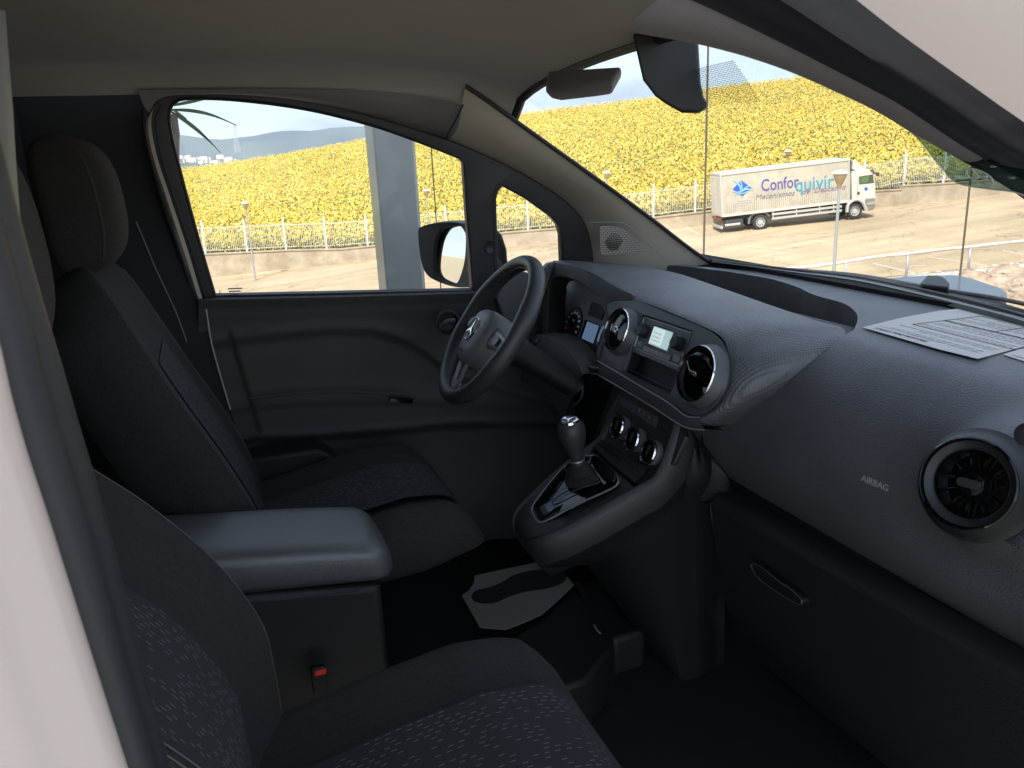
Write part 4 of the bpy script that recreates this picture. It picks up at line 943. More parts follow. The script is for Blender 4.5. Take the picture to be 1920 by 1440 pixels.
# =================================================================== SEATS
def seat_tab(v, tab): return [float(np.interp(v, [q[0] for q in tab], [q[k] for q in tab])) for k in range(1, len(tab[0]))]
RX_D = cat([(.060, .60), (.043, .70), (.024, .79), (-.020, .905), (-.080, 1.035), (-.130, 1.15), (-.168, 1.235), (-.205, 1.285)], 60)   # ridge of the backrest bolsters
RX_P = cat([(.014, .60), (.009, .70), (.006, .80), (-.002, .869), (-.047, .969), (-.108, 1.055), (-.164, 1.12), (-.215, 1.185), (-.250, 1.235)], 60)
RX = RX_D; DZS = 0.
DEP = .045
def back_pt(t, u, out=0.):
    """t along the back 0..1, u in -1..1 across the front face"""
    i = t*(len(RX)-1); a = int(min(i, len(RX)-2)); p = RX[a]*(1-(i-a))+RX[a+1]*(i-a); d = nrm(RX[min(a+2, 59)]-RX[max(a-1, 0)]); n_ = np.array([d[1], -d[0]])
    hw = float(np.interp(t, [0, .3, .7, .85, .95, 1], [.235, .255, .250, .238, .205, .16])); dep = DEP*float(np.interp(t, [0, .2, .75, .92, 1], [.5, 1, 1, .25, 0]))
    b = exp(-((abs(u)-.80)/.17)**2) if abs(u) < .8 else 1-((abs(u)-.80)/.2)**2.4*1.0
    off = dep*(b-1)+out if abs(u) <= .8 else (b-1)*.05+out
    return np.array([p[0]+n_[0]*off, hw*u, p[1]+n_[1]*off])
def make_seat(yc, label, prof, dzs, xs=0.):
    global RX, DEP
    RX = prof; DEP = .045 if xs else .006; ZT = [z+dzs for z in (.700, .705, .735, .752, .742, .69)]
    root_o = MB(); rows = []
    for t in np.linspace(0, 1, 46):
        r = [back_pt(t, u) for u in np.linspace(-1, 1, 41)]; i = min(int(t*59), 57); d = nrm(RX[min(i+2, 59)]-RX[max(i-1, 0)]); n_ = np.array([d[1], 0, -d[0]]); th = float(np.interp(t, [0, .5, .9, 1], [.11, .11, .09, .05]))
        bk = [np.array([r[-1][0], r[-1][1]*k, r[-1][2]])-n_*dd for k, dd in ((1.0, .02), (.985, .06), (.92, th), (.5, th+.015), (0, th+.02), (-.5, th+.015), (-.92, th), (-.985, .06), (-1, .02))]
        rows.append(r+bk)
    top = np.array(rows[-1]); c = top.mean(0); rows += [c+(top-c)*k+np.array([-.012, 0, .010*(1-k)+.004]) for k in (.85, .5, .05)]
    for r in rows:
        for k in range(len(r)): r[k] = np.asarray(r[k])+np.array([0, yc, 0])
    v, f = grid(rows, cv=True)
    # cushion = the seat itself
    cr_ = []
    N = 52
    for k in range(26):
        t = k/25; X_ = -.10+.585*t; q = (1-max(0, (t-.80)/.2)**2.3)**.5 if t > .8 else 1; q = max(q, .08)
        zt = float(np.interp(X_, [-.1, .05, .2, .32, .42, .49], ZT)); zb = float(np.interp(X_, [-.1, .35, .49], [.56, .58, .62])); zt = zb+(zt-zb)*(.35+.65*q) if t > .8 else zt
        hw = float(np.interp(t, [0, .3, .7, 1], [.225, .248, .252, .235]))*(.80+.20*q)
        r = []
        for a in np.linspace(0, 2*pi, N, endpoint=False):
            ca, sa = cos(a), sin(a); y = hw*np.sign(ca)*abs(ca)**(2/3.4); zz = np.sign(sa)*abs(sa)**(2/3.0); z = (zt+zb)/2+zz*(zt-zb)/2
            if sa > 0: z += .026*q*exp(-((abs(y)/hw-.80)/.16)**2)*min(1, sa*3)+.006*q
            r.append((X_+xs, y+yc, z))
        cr_.append(r)
    v2, f2 = grid(cr_, cv=True); m_ = N; f2.append(tuple(range(m_))[::-1]); f2.append(tuple(range(len(v2)-m_, len(v2))))
    so_ = MB().add(v2, f2, 'fabric').build('seat', van, angle=75); so_['label'] = label
    bo = MB().add(v, f, 'fabric').build('backrest', so_, angle=75)
    # inserts
    def patch(fn, ts, us, nm, par):
        rws = [[fn(t, u)+np.array([0, yc, 0]) for u in us(t)] for t in ts]; vv, ff = grid(rws); o = obj(nm, vv, ff, 'insert_fabric', par)
        at_ = o.data.attributes.new('sew', 'FLOAT_VECTOR', 'POINT'); arr = []
        for r in rws:
            for p in r: arr += [p[1], (p[0]**2+p[2]**2)**.5 if nm != 'seat_insert' else p[0], 0]
        # distance along the rows for an even dash pitch
        arr = []; s_ = 0; prev = None
        for r in rws:
            m0 = np.array(r[len(r)//2]); s_ += 0 if prev is None else float(np.linalg.norm(m0-prev)); prev = m0
            for p in r: arr += [p[1], s_, 0]
        at_.data.foreach_set('vector', arr); return o
    patch(lambda t, u: back_pt(t, u, .0025), np.linspace(.02, .72, 40), lambda t: np.linspace(-.66, .36, 24)*(1 if t < .6 else 1-(t-.6)*1.0), 'backrest_insert', bo)
    def cush(t, u):
        X_ = .02+.44*t; X_ -= .05*u*u*t; q = 1
        zt = float(np.interp(X_, [-.1, .05, .2, .32, .42, .49], ZT)); tt = (X_+.10)/.585
        if tt > .8: q = max(.08, (1-((tt-.8)/.2)**2.3)**.5); zb = float(np.interp(X_, [-.1, .35, .49], [.56, .58, .62])); zt = zb+(zt-zb)*(.35+.65*q)
        return np.array([X_+xs, u*.25, zt+.006*q+.026*q*exp(-((abs(u)-.8)/.16)**2)-.10*(abs(u)*.78)**6*.2+.0045])
    patch(cush, np.linspace(.0, .985, 40), lambda t: np.linspace(-.74, .34, 24), 'seat_insert', so_)
    # stitching
    mb = MB()
    for u in (-.86, -.83, .83, .86):
        tube([back_pt(t, u, .0012)+np.array([0, yc, 0]) for t in np.linspace(.05, .93, 60)], .0007, 4, mb=mb, mt='thread')
    for u in (-.5, .5): tube([back_pt(t, u, .0012)+np.array([0, yc, 0]) for t in np.linspace(.75, .97, 20)], .0007, 4, mb=mb, mt='thread')
    mb.build('stitching', bo)
    # seam line from bolster to outer edge
    obj('cushion_seam', *tube([np.array([x+xs, yc-.246, z]) for x, z in zip(np.linspace(0, .44, 30), np.interp(np.linspace(0, .44, 30), [0, .25, .44], [.668, .690, .672]))], .0016, 5), 'thread' if False else 'insert_fabric', so_)
    # head restraint
    hr = []
    for t in np.linspace(0, 1, 20):
        z = 1.268+.245*t; q = (1-abs(2*t-1)**3.6)**.42 if 0 < t < 1 else .1; q = max(q, .15); xc = -.208-.012*t+.010*sin(pi*t); r = []
        for a in np.linspace(0, 2*pi, 40, endpoint=False):
            ca, sa = cos(a), sin(a); r.append((xc+.066*q*np.sign(ca)*abs(ca)**.5-.016*(sa*sa)*.6, yc+.135*(.78+.22*q)*np.sign(sa)*abs(sa)**.5, z))
        hr.append(r)
    vv, ff = grid(hr, cv=True); ff.append(tuple(range(40))); ff.append(tuple(range(len(vv)-40, len(vv))))
    ho2 = MB().add(vv, ff, 'fabric').build('headrest', so_, angle=75)
    for k_ in (7, 33): obj('headrest_seam', *tube([p[k_] for p in hr[2:-2]], .0022, 5), 'black_plastic', so_)
    for y in (-.055, .055):
        mb = MB(); tube([(-.232, yc+y, 1.20), (-.220, yc+y, 1.33)], .006, 10, mb=mb, mt='chrome'); lathe([(.013, 0), (.013, .006), (.007, .009)], (-.226, yc+y, 1.280), (.1, 0, 1), 16, mb=mb, mt='gloss_black'); mb.build('headrest_post', so_)
    return so_
make_seat(1.745, "driver's seat, its headrest against the dark bulkhead", RX_D, -.022)
make_seat(.80, 'passenger seat in the foreground, partly hidden by the door pillar', RX_P, .0, -.06)
obj('belt_buckle', *prism(rnd_rect(PY(598, 1268, 1.262), np.array([1., 0, 0]), np.array([0, 0, 1.]), .026, .05, .005), (0, -.012, 0)), 'black_plastic', van, bevel=.002)
obj('buckle_button', *box(PY(600, 1257, 1.255), (.020, .016, .010)), 'red', van, smooth=False, bevel=.002)

# =================================================================== FOOTWELL
fz = .36
def fpz(x, y, z=fz): return PZ(x, y, z)
tun = [(985, 1040), (1070, 1082), (1140, 1085), (1190, 1130), (1215, 1180), (1210, 1260), (1120, 1330), (1000, 1330), (930, 1200)]
obj('tunnel_cover', *prism([PZ(x, y, .40) for x, y in ((1075, 1085), (1150, 1090), (1180, 1115), (1208, 1165), (1212, 1180), (1150, 1200), (1120, 1195))], (0, 0, -.1)), 'dark_plastic', van, bevel=.012, seg=3)
obj('lower_bin', *prism([PZ(x, y, .44) for x, y in ((1072, 1100), (1100, 1130), (1150, 1190), (1152, 1208), (1100, 1275), (1030, 1300), (950, 1200), (1010, 1160))], (0, 0, -.12)), 'black_plastic', van, bevel=.01, seg=3)
obj('bin_mark', *tube([PZ(x, y, .443) for x, y in ((1114, 1172), (1120, 1182), (1126, 1188))], .0014, 5), 'grey_print', van)

# paper floor mat with a shoe print
fm = [(866, 1116), (878, 1108), (888, 1094), (890, 1079), (950, 1066), (1018, 1052), (1040, 1064), (1062, 1080), (1076, 1096), (1050, 1122), (1016, 1152), (985, 1166), (948, 1180), (900, 1176)]
FM = [fpz(*p, .452) for p in fm]
mo = obj('floor_mat', *prism(FM, (0, 0, -.0015)), 'mat_paper', None, smooth=False)
tag(mo, 'pale paper floor mat with a black shoe print lying in the dark footwell', 'floor mat')
sh = [(884, 1117), (893, 1107), (915, 1102), (940, 1092), (962, 1079), (990, 1071), (1030, 1066), (1056, 1072), (1062, 1084), (1048, 1096), (1020, 1104), (985, 1109), (955, 1118), (930, 1129), (908, 1131), (889, 1127)]
s_ = obj('shoe_print', *prism(cat([fpz(*p, .4535) for p in sh], 50, True), (0, 0, -.001)), 'ink', mo, smooth=False)
s_.data.materials[0] = mat('print_black', (.006, .007, .007), .8)

# =================================================================== PAPERS ON THE DASH
def dz(x, y): return surf(*snap_xy(x, y), False)[2] if False else 1.1245
pc = [(1617, 614), (1690, 596), (1760, 583), (1816, 577), (1870, 588), (1935, 602), (1990, 628), (1920, 650), (1833, 673), (1760, 655), (1690, 635)]
def onz(x, y, o=.0035):
    s, yy = snap(x, y); p = surf(s, yy); return p+np.array([0, 0, o])
PA = [onz(*p, .004) for p in pc]
pap = obj('paper_sheet', *prism([(a[0], a[1], 1.1225) for a in [PZ(x, y, 1.1225) for x, y in pc]], (0, 0, .0004)), 'paper', None, smooth=False)
tag(pap, 'large printed information sheet lying on the passenger side dashboard top', 'paper')
p0 = PZ(1617, 614, 1.1230); p1 = PZ(1833, 673, 1.1230); pex = nrm(p0-p1); pey = nrm(np.cross((0, 0, 1), pex)); 
if pey@(CAM-p0) > 0: pey = -pey
pey = -pey
# text reads from the windscreen side: x axis runs from the near right corner to the far left one
hdp = PZ(1690, 628, 1.1232)
pex2 = nrm(p0-p1); pey2 = np.cross((0, 0, 1), pex2)
text('heading', 'Mercedes-Benz CITAN', PZ(1688, 627, 1.1232), pex2, pey2, .0125, 'ink', pap, ext=.0001, bold=.0002)
obj('print_line', *box(PZ(1697, 623.5, 1.1231), (.12, .0028, .0003), (pex2, pey2, (0, 0, 1))), 'grey_print', pap, smooth=False)
org = PZ(1833, 673, 1.1232); W_ = np.linalg.norm(p0-p1); mb = MB(); rr = random.Random(5); back_ = -pey2 if ((-pey2)@(PZ(1816, 577, 1.129)-PZ(1617, 614, 1.129))) > 0 else pey2
def pp(a, b_): return org+pex2*a+back_*b_+np.array([0, 0, .0002])
for k in range(24):
    b_ = .032+k*.0095
    if k in (2, 5, 9, 15, 20): continue
    a = .03; lim = W_-.03-(.05 if k % 3 == 0 else 0)
    while a < lim:
        L = rr.uniform(.006, .022)
        box(pp(a+L/2, b_), (L, .0016 if k % 4 else .0022, .0003), (pex2, back_, (0, 0, 1)), mb=mb, mt='grey_print'); a += L+.0035
mb.build('print_line', pap, smooth=False)
mb = MB()
for a, b_, c_, d in ((.02, .09, W_-.02, .09), (.02, .16, W_-.02, .16), (.02, .24, W_-.02, .24), (.02, .09, .02, .24), (W_-.02, .09, W_-.02, .24), (W_*.5, .16, W_*.5, .24)): tube([pp(a, b_), pp(c_, d)], .0005, 4, mb=mb, mt='ink')
mb.build('table_line', pap, smooth=False)
pc2 = [(1880, 665), (1925, 651), (1990, 640), (2060, 680), (2020, 700), (1960, 690)]
p2 = obj('paper_sheet', *prism([PZ(x, y, 1.1222) for x, y in pc2], (0, 0, .0004)), 'paper', None, smooth=False)
tag(p2, 'corner of a second white sheet at the right edge beside the large printed one', 'paper')
mb = MB()
for k in range(4): box(PZ(1908+k*3, 668+k*1.2, 1.1228), (.02, .0016, .0003), (pex2, back_, (0, 0, 1)), mb=mb, mt='grey_print')
mb.build('print_line', p2, smooth=False)
# =================================================================== OUTDOORS
def zlot(u, v): return -4.97+.059*u+.03*(v-57)+.0
def fence_v(u): return 57.5-.02*u
# ---- lot (one sheet) with embankment near the building
mat('lot', (.37, .285, .175), .9, bump=.4, bscale=3, col2=(.52, .40, .255), vscale=.22)
nn, ll, bb = nodes_of(M['lot']); t = nn.new('ShaderNodeTexCoord'); z2 = nn.new('ShaderNodeTexNoise'); z2.inputs['Scale'].default_value = 9; z2.inputs['Detail'].default_value = 8
mm = nn.new('ShaderNodeMix'); mm.data_type = 'RGBA'; mm.blend_type = 'OVERLAY'; mm.inputs['Factor'].default_value = .35
src = bb.inputs['Base Color'].links[0].from_socket; ll.new(t.outputs['Object'], z2.inputs['Vector']); ll.new(src, mm.inputs['A']); ll.new(z2.outputs['Fac'], mm.inputs['B']); mp3 = nn.new('ShaderNodeMapping'); n3 = nn.new('ShaderNodeTexNoise'); n3.inputs['Scale'].default_value = .5; va = nn.new('ShaderNodeVectorMath'); va.operation = 'ADD'; vs3 = nn.new('ShaderNodeVectorMath'); vs3.operation = 'SCALE'; vs3.inputs['Scale'].default_value = 5
vo3 = nn.new('ShaderNodeTexVoronoi'); vo3.feature = 'DISTANCE_TO_EDGE'; vo3.inputs['Scale'].default_value = .13; rp3 = nn.new('ShaderNodeMapRange'); rp3.inputs['From Max'].default_value = .012; rp3.inputs['To Min'].default_value = .62
ll.new(t.outputs['Object'], n3.inputs['Vector']); ll.new(n3.outputs['Color'], vs3.inputs[0]); ll.new(t.outputs['Object'], va.inputs[0]); ll.new(vs3.outputs[0], va.inputs[1]); ll.new(va.outputs[0], vo3.inputs['Vector']); ll.new(vo3.outputs['Distance'], rp3.inputs['Value'])
mp3.inputs['Scale'].default_value = (.10, 1.3, 1); mp3.inputs['Rotation'].default_value = (0, 0, radians(20)); n4 = nn.new('ShaderNodeTexNoise'); n4.inputs['Scale'].default_value = .6; n4.inputs['Detail'].default_value = 5; ll.new(t.outputs['Object'], mp3.inputs['Vector']); ll.new(mp3.outputs[0], n4.inputs['Vector'])
rp4 = nn.new('ShaderNodeMapRange'); rp4.inputs['From Min'].default_value = .35; rp4.inputs['From Max'].default_value = .65; rp4.inputs['To Min'].default_value = .80; rp4.inputs['To Max'].default_value = 1.06; ll.new(n4.outputs['Fac'], rp4.inputs['Value'])
mu3 = nn.new('ShaderNodeMath'); mu3.operation = 'MULTIPLY'; ll.new(rp3.outputs[0], mu3.inputs[0]); ll.new(rp4.outputs[0], mu3.inputs[1])
vm3 = nn.new('ShaderNodeVectorMath'); vm3.operation = 'SCALE'; ll.new(mm.outputs['Result'], vm3.inputs[0]); ll.new(mu3.outputs[0], vm3.inputs['Scale']); ll.new(vm3.outputs[0], bb.inputs['Base Color'])
def zground(u, v):
    z = zlot(u, max(v, 30) if v < 30 else v)
    e0 = 33.2
    if v < e0: z = z+(e0-v)*min(.155, .30)*1.0 if True else z
    return min(z, -.25-.02*v) if v < 33 else z
rows = []
vs_ = list(np.linspace(4, 30, 14))+list(np.linspace(31, 60, 30))
for v in vs_: rows.append([UV(u, v, zground(u, v)) for u in np.linspace(-70, 90, 60)])
lot = obj('parking_ground', *grid(rows), 'lot'); tag(lot, kind='structure')
mat('earth', (.20, .17, .12), .95, bump=.3, bscale=2, var=.2)
far_ = obj('ground', [UV(-9000, -200, -30), UV(9000, -200, -30), UV(9000, 14000, -30), UV(-9000, 14000, -30)], [(0, 1, 2, 3)], mat('plain', (.16, .17, .10), .95, col2=(.26, .22, .13), vscale=.004) and 'plain'); tag(far_, kind='structure')
# painted bay lines, faint
mat('old_paint', (.62, .57, .48), .9)
mb = MB()
def strip(px0, px1, wd):
    def hit(x, y):
        d = ray(x, y); lo, hi = 5, 80
        for _ in range(50):
            m_ = (lo+hi)/2; P = CAM+d*m_; u = (P-CAM)@HR; v = (P-CAM)@HF
            if P[2] > zground(u, v): lo = m_
            else: hi = m_
        return CAM+d*lo
    a, b_ = hit(*px0), hit(*px1); s = nrm(np.cross(b_-a, (0, 0, 1)))*wd/2; n_ = 12
    for i in range(n_):
        q = []
        for t_ in (i/n_, (i+1)/n_):
            c = a*(1-t_)+b_*t_
            for k in (-1, 1):
                P = c+s*k; q.append(np.array([P[0], P[1], zground((P-CAM)@HR, (P-CAM)@HF)+.012]))
        mb.add([q[0], q[1], q[3], q[2]], [(0, 1, 2, 3)], 'old_paint')
for a, b_ in (((1637, 494), (1712, 512)), ((1740, 482), (1850, 498)), ((1280, 424), (1312, 440)), ((1708, 374), (1770, 382)), ((1390, 462), (1500, 470)), ((1880, 470), (1920, 478)), ((1700, 500), (1736, 498))): strip(a, b_, .10)
tag(mb.build('bay_marking', smooth=False), kind='structure')

# ---- low boundary wall with fence
def fpt(px, y, v): return PD(px, y, 1)  # unused
mat('wall_conc', (.34, .27, .19), .95, bump=.5, bscale=2.5, col2=(.52, .44, .33), vscale=1.1)
def uv_at(px, py, v):
    d = ray(px, py); k = v/(d@HF); P = CAM+d*k; return (P-CAM)@HR, P[2]
wl = [(330, 478, 500), (400, 475, 497), (545, 468, 494), (640, 466, 490), (700, 460, 483), (860, 444, 468), (960, 434, 460), (1050, 427, 455), (1160, 415, 440), (1285, 400, 421), (1460, 380, 402), (1640, 357, 381), (1690, 354, 378), (1692, 347, 377), (1768, 343, 372), (1840, 338, 366), (2100, 310, 345)]
WV_ = 57.5
tops = [uv_at(a, b_, WV_) for a, b_, c in wl]
v = []
mb = MB(); F4 = []
for i, (u, zt) in enumerate(tops):
    zb = zground(u, WV_)-.3
    for dv, z in ((0, zb), (0, zt-.08), (-.06, zt-.08), (-.06, zt), (.36, zt), (.36, zb)): v.append(UV(u, WV_+dv, z))
n6 = 6; f = [(i*6+j, i*6+(j+1) % 6, (i+1)*6+(j+1) % 6, (i+1)*6+j) for i in range(len(tops)-1) for j in range(6)]
wall = obj('boundary_wall', v, f, 'wall_conc', smooth=False); tag(wall, 'low weathered concrete wall along the far side of the lot under the fence', 'wall')
fence = empty('boundary_fence', UV(5, WV_+.15, zlot(5, WV_)), 'long fence of white posts and thin grey pickets on the low wall before the sunflowers', 'fence')
mat('post_white', (.72, .70, .66), .7, var=.1); mat('picket', (.60, .60, .56), .6)
posts = [-70, 8, 86, 160, 233, 310, 386, 464, 537, 613, 690, 766, 838, 912, 990, 1068, 1146, 1225, 1303, 1380, 1458, 1537, 1617, 1694, 1768, 1850, 1930, 2010]
ut = [q[0] for q in tops]; zt_ = [q[1] for q in tops]
def wtop(u): return float(np.interp(u, ut, zt_))
pu = []
for px in posts:
    y = 720-FP*0; u = None
    yy = float(np.interp(px, [q[0] for q in wl], [q[1] for q in wl])); u, z = uv_at(px, yy, WV_+.15); pu.append(u)
    P = UV(u, WV_+.15, wtop(u)); obj('post', *box(P+np.array([0, 0, 1.08]), (.11, .11, 2.3), (HR, HF, (0, 0, 1))), 'post_white', fence, smooth=False)
for i in range(len(pu)-1):
    mb = MB(); a, b_ = pu[i], pu[i+1]
    for k in range(1, 22):
        u = a+(b_-a)*k/22; box(UV(u, WV_+.15, wtop(u)+.98), (.022, .02, 1.7), (HR, HF, (0, 0, 1)), mb=mb, mt='picket')
    for h in (.2, 1.72): tube([UV(a, WV_+.15, wtop(a)+h), UV(b_, WV_+.15, wtop(b_)+h)], .02, 4, mb=mb, mt='picket')
    mb.build('picket_panel', fence, smooth=False)

# ---- sunflower hill
crest = [(-600, 352, 150), (0, 345, 160), (340, 315, 175), (450, 301, 178), (560, 283, 180), (690, 259, 178), (870, 231, 172), (950, 215, 168), (1030, 204, 162), (1240, 181, 150), (1330, 165, 146), (1600, 130, 140), (1920, 100, 135), (2500, 60, 130)]
cxs = [q[0] for q in crest]
def hillz(px, t):
    """t 0 at the fence .. 1 at the crest, for the bearing of photo column px at its crest"""
    y = np.interp(px, cxs, [q[1] for q in crest]); vc = np.interp(px, cxs, [q[2] for q in crest])
    d = ray(px, y); k = vc/(d@HF); P = CAM+d*k; u1 = (P-CAM)@HR; z1 = P[2]-.9
    v = 58+(vc-58)*t; u = u1*v/vc; zb = wtop(u1*58/vc)-.25
    z = zb+(z1-zb)*t**.92+.5*sin(u*.09+1)*sin(v*.07)*t*(1-t)*2
    return np.array(UV(u, v, z))
pxs = np.linspace(-600, 2500, 90); rows = []
for t in list(np.linspace(0, 1, 40)): rows.append([hillz(p, t) for p in pxs])
last = rows[-1]
for k, dz_ in ((12, -1.0), (40, -8), (120, -34)): rows.append([p+HF*k+np.array([0, 0, dz_]) for p in last])
mat('field_soil', (.36, .33, .08), .95, col2=(.50, .40, .08), vscale=.9, bump=.5, bscale=2)
hill = obj('hill', *grid(rows), 'field_soil'); tag(hill, kind='structure')
# plants: head + leaves, one uncountable crop
mat('petal', (.62, .47, .05), .8, col2=(.60, .38, .035), vscale=.05); mat('petal_pale', (.66, .56, .16), .8); mat('leaf', (.36, .34, .09), .8, col2=(.46, .40, .12), vscale=.08)
NP = 170000
px_ = RNG.uniform(150, 2150, NP); tt_ = RNG.uniform(0, 1, NP)**1.15
g0 = np.array([[hillz(p, t) for p in np.linspace(100, 2200, 200)] for t in np.linspace(0, 1, 60)])
fi = tt_*59; fj = (px_-100)/2100*199; i0 = np.clip(fi.astype(int), 0, 58); j0 = np.clip(fj.astype(int), 0, 198); a = (fi-i0)[:, None]; b_ = (fj-j0)[:, None]
base = g0[i0, j0]*(1-a)*(1-b_)+g0[i0+1, j0]*a*(1-b_)+g0[i0, j0+1]*(1-a)*b_+g0[i0+1, j0+1]*a*b_
hh = RNG.uniform(.45, 1.2, NP); sz = RNG.uniform(.045, .082, NP)
patchy = np.sin(base[:, 0]*.13+np.sin(base[:, 1]*.09)*2)+np.sin(base[:, 1]*.21+base[:, 0]*.05)+RNG.normal(0, .8, NP)
keep = patchy > -1.9
def quads(c, ax1, ax2, mi, V, Fm):
    n_ = len(c); q = np.stack([c-ax1-ax2, c+ax1-ax2, c+ax1+ax2, c-ax1+ax2], 1).reshape(-1, 3); V.append(q); Fm.append(np.full(n_, mi))
V, Fm = [], []
kb = base[keep]; kh = hh[keep]; ks = sz[keep]; n_ = len(kb)
fa = np.tile(nrm(np.array(SUNV)*np.array([1, 1, .4])-HF*.6), (n_, 1))+RNG.normal(0, .45, (n_, 3)); fa /= np.linalg.norm(fa, axis=1)[:, None]
e1_ = np.cross(fa, [0, 0, 1]); e1_ /= np.linalg.norm(e1_, axis=1)[:, None]; e2_ = np.cross(e1_, fa)
c = kb.copy(); c[:, 2] += kh
pale = RNG.random(n_) < .3
for s_, mi in ((~pale, 0), (pale, 1)):
    th = RNG.uniform(0, 3, s_.sum()); a1_ = e1_[s_]*np.cos(th)[:, None]+e2_[s_]*np.sin(th)[:, None]; a2_ = -e1_[s_]*np.sin(th)[:, None]+e2_[s_]*np.cos(th)[:, None]
    quads(c[s_], a1_*ks[s_][:, None], a2_*ks[s_][:, None], mi, V, Fm)
for k in range(3):
    c = base.copy()+RNG.normal(0, .22, (NP, 3))*np.array([1, 1, .3]); c[:, 2] += hh*RNG.uniform(.35, .85, NP)
    r1 = RNG.normal(0, 1, (NP, 3)); r1[:, 2] *= .5; r1 /= np.linalg.norm(r1, axis=1)[:, None]; r2 = np.cross(r1, RNG.normal(0, 1, (NP, 3))); r2 /= np.linalg.norm(r2, axis=1)[:, None]
    quads(c, r1*.10, r2*.06, 2, V, Fm)
V = np.concatenate(V); Fm = np.concatenate(Fm); nq = len(Fm)
me = bpy.data.meshes.new('sunflowers'); me.vertices.add(len(V)); me.vertices.foreach_set('co', V.ravel()); me.loops.add(nq*4); me.loops.foreach_set('vertex_index', np.arange(nq*4)); me.polygons.add(nq)
me.polygons.foreach_set('loop_start', np.arange(nq)*4); me.polygons.foreach_set('loop_total', np.full(nq, 4)); 
for q in ('petal', 'petal_pale', 'leaf'): me.materials.append(M[q])
me.polygons.foreach_set('material_index', Fm.astype(np.int32)); me.update(); me.validate()
o = bpy.data.objects.new('sunflowers', me); COL.objects.link(o); tag(o, 'blooming yellow sunflower crop covering the slope behind the fence', 'sunflowers', kind='stuff')

# ---- distant hills, village, meadow
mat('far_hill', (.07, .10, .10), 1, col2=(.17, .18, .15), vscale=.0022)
def ridge(name, tab, v, depth, base_z, amp):
    n_ = 160; rows = []; xs_ = np.linspace(tab[0][0], tab[-1][0], n_); top = []
    ph = [RNG.uniform(0, 6) for _ in range(8)]
    for x in xs_:
        y = np.interp(x, [q[0] for q in tab], [q[1] for q in tab]); P = UVray(x, y, v); P[2] += amp*sum(sin(x*(.02*1.8**k)+ph[k])/1.7**k for k in range(6)); top.append(P)
    top = np.array(top)
    for s_ in (-1, -.7, -.4, -.2, 0, .3, 1):
        r = []
        for i, P in enumerate(top):
            hgt = (P[2]-base_z)*(1-abs(s_)**1.3)+base_z; r.append(P+HF*depth*s_+np.array([0, 0, hgt-P[2]+(amp*1.5*sin(i*.35+s_*9) if 0 < abs(s_) < 1 else 0)]))
        rows.append(r)
    return obj(name, *grid(rows), 'far_hill')
def UVray(x, y, v): d = ray(x, y); return CAM+d*(v/(d@HF))
for nm, tb, v_, dp_, am in (('hills', [(-700, 275), (0, 268), (330, 258), (420, 258), (520, 247), (620, 243), (700, 238), (900, 244), (1300, 225), (2300, 200)], 4200, 1400, 7), ('hills', [(-700, 310), (200, 290), (330, 282), (400, 287), (470, 296), (700, 280), (1200, 260)], 2600, 500, 4)):
    tag(ridge(nm, tb, v_, dp_, -120, am), kind='structure')
mat('village_wall', (.75, .71, .66), .9); mb = MB()
for k in range(60):
    x = RNG.uniform(322, 440)**1; y = RNG.uniform(293, 305)+(x-330)*-.0; P = UVray(x, y, 2050+RNG.uniform(-60, 60)); s_ = RNG.uniform(5, 11); box(P, (s_*1.5, s_, s_*.8), (HR, HF, (0, 0, 1)), mb=mb, mt='village_wall')
tag(mb.build('village', smooth=False), 'pale far-off village strung along the foot of the blue hills', 'village', kind='stuff')
# lattice pylons on the skyline
def pylon(px, ytop, ybot, v, label):
    a = UVray(px, ybot, v); b_ = UVray(px, ytop, v); H_ = b_[2]-a[2]; mb = MB()
    for s1 in (-1, 1):
        for s2 in (-1, 1): tube([a+HR*s1*H_*.09+HF*s2*H_*.09, a+HR*s1*H_*.02+HF*s2*H_*.02+np.array([0, 0, H_])], H_*.006, 4, mb=mb, mt='picket')
    for k in range(9):
        z0, z1 = H_*k/9, H_*(k+1)/9; w0 = H_*(.09-.07*k/9); w1 = H_*(.09-.07*(k+1)/9)
        for s_ in (-1, 1): tube([a+HR*w0*s_-HF*w0+np.array([0, 0, z0]), a-HR*w1*s_-HF*w1+np.array([0, 0, z1])], H_*.004, 4, mb=mb, mt='picket')
    for k, L in ((.62, .20), (.76, .17), (.9, .13)): tube([a+HR*H_*L+np.array([0, 0, H_*k]), a-HR*H_*L+np.array([0, 0, H_*k])], H_*.008, 4, mb=mb, mt='picket')
    o = mb.build('electricity_pylon', smooth=False); tag(o, label, 'pylon')
pylon(957, 186, 216, 190, 'faint grey lattice pylon on the crest beside the windscreen pillar')
pylon(446, 232, 286, 1500, 'faint grey lattice pylon before the blue hills in the side window')

# ---- meadow beyond the side of the building (seen in the door mirror)
mat('grass', (.12, .22, .05), .95, col2=(.24, .32, .09), vscale=.25); mat('dry_hill', (.42, .34, .20), .95, var=.15)
rows = [[UV(-72-i*9, v, -9.3+i*.33+.5*sin(i*.7+v*.05)) for v in np.linspace(-90, 58, 20)] for i in range(16)]
tag(obj('meadow', *grid(rows), 'grass'), kind='structure')
rows = [[UV(-205-i*12, v, -4.3+11*exp(-((i-5)/3.)**2)*exp(-((v+5)/45)**2)) for v in np.linspace(-120, 120, 30)] for i in range(12)]
tag(obj('knoll', *grid(rows), 'dry_hill'), kind='structure')

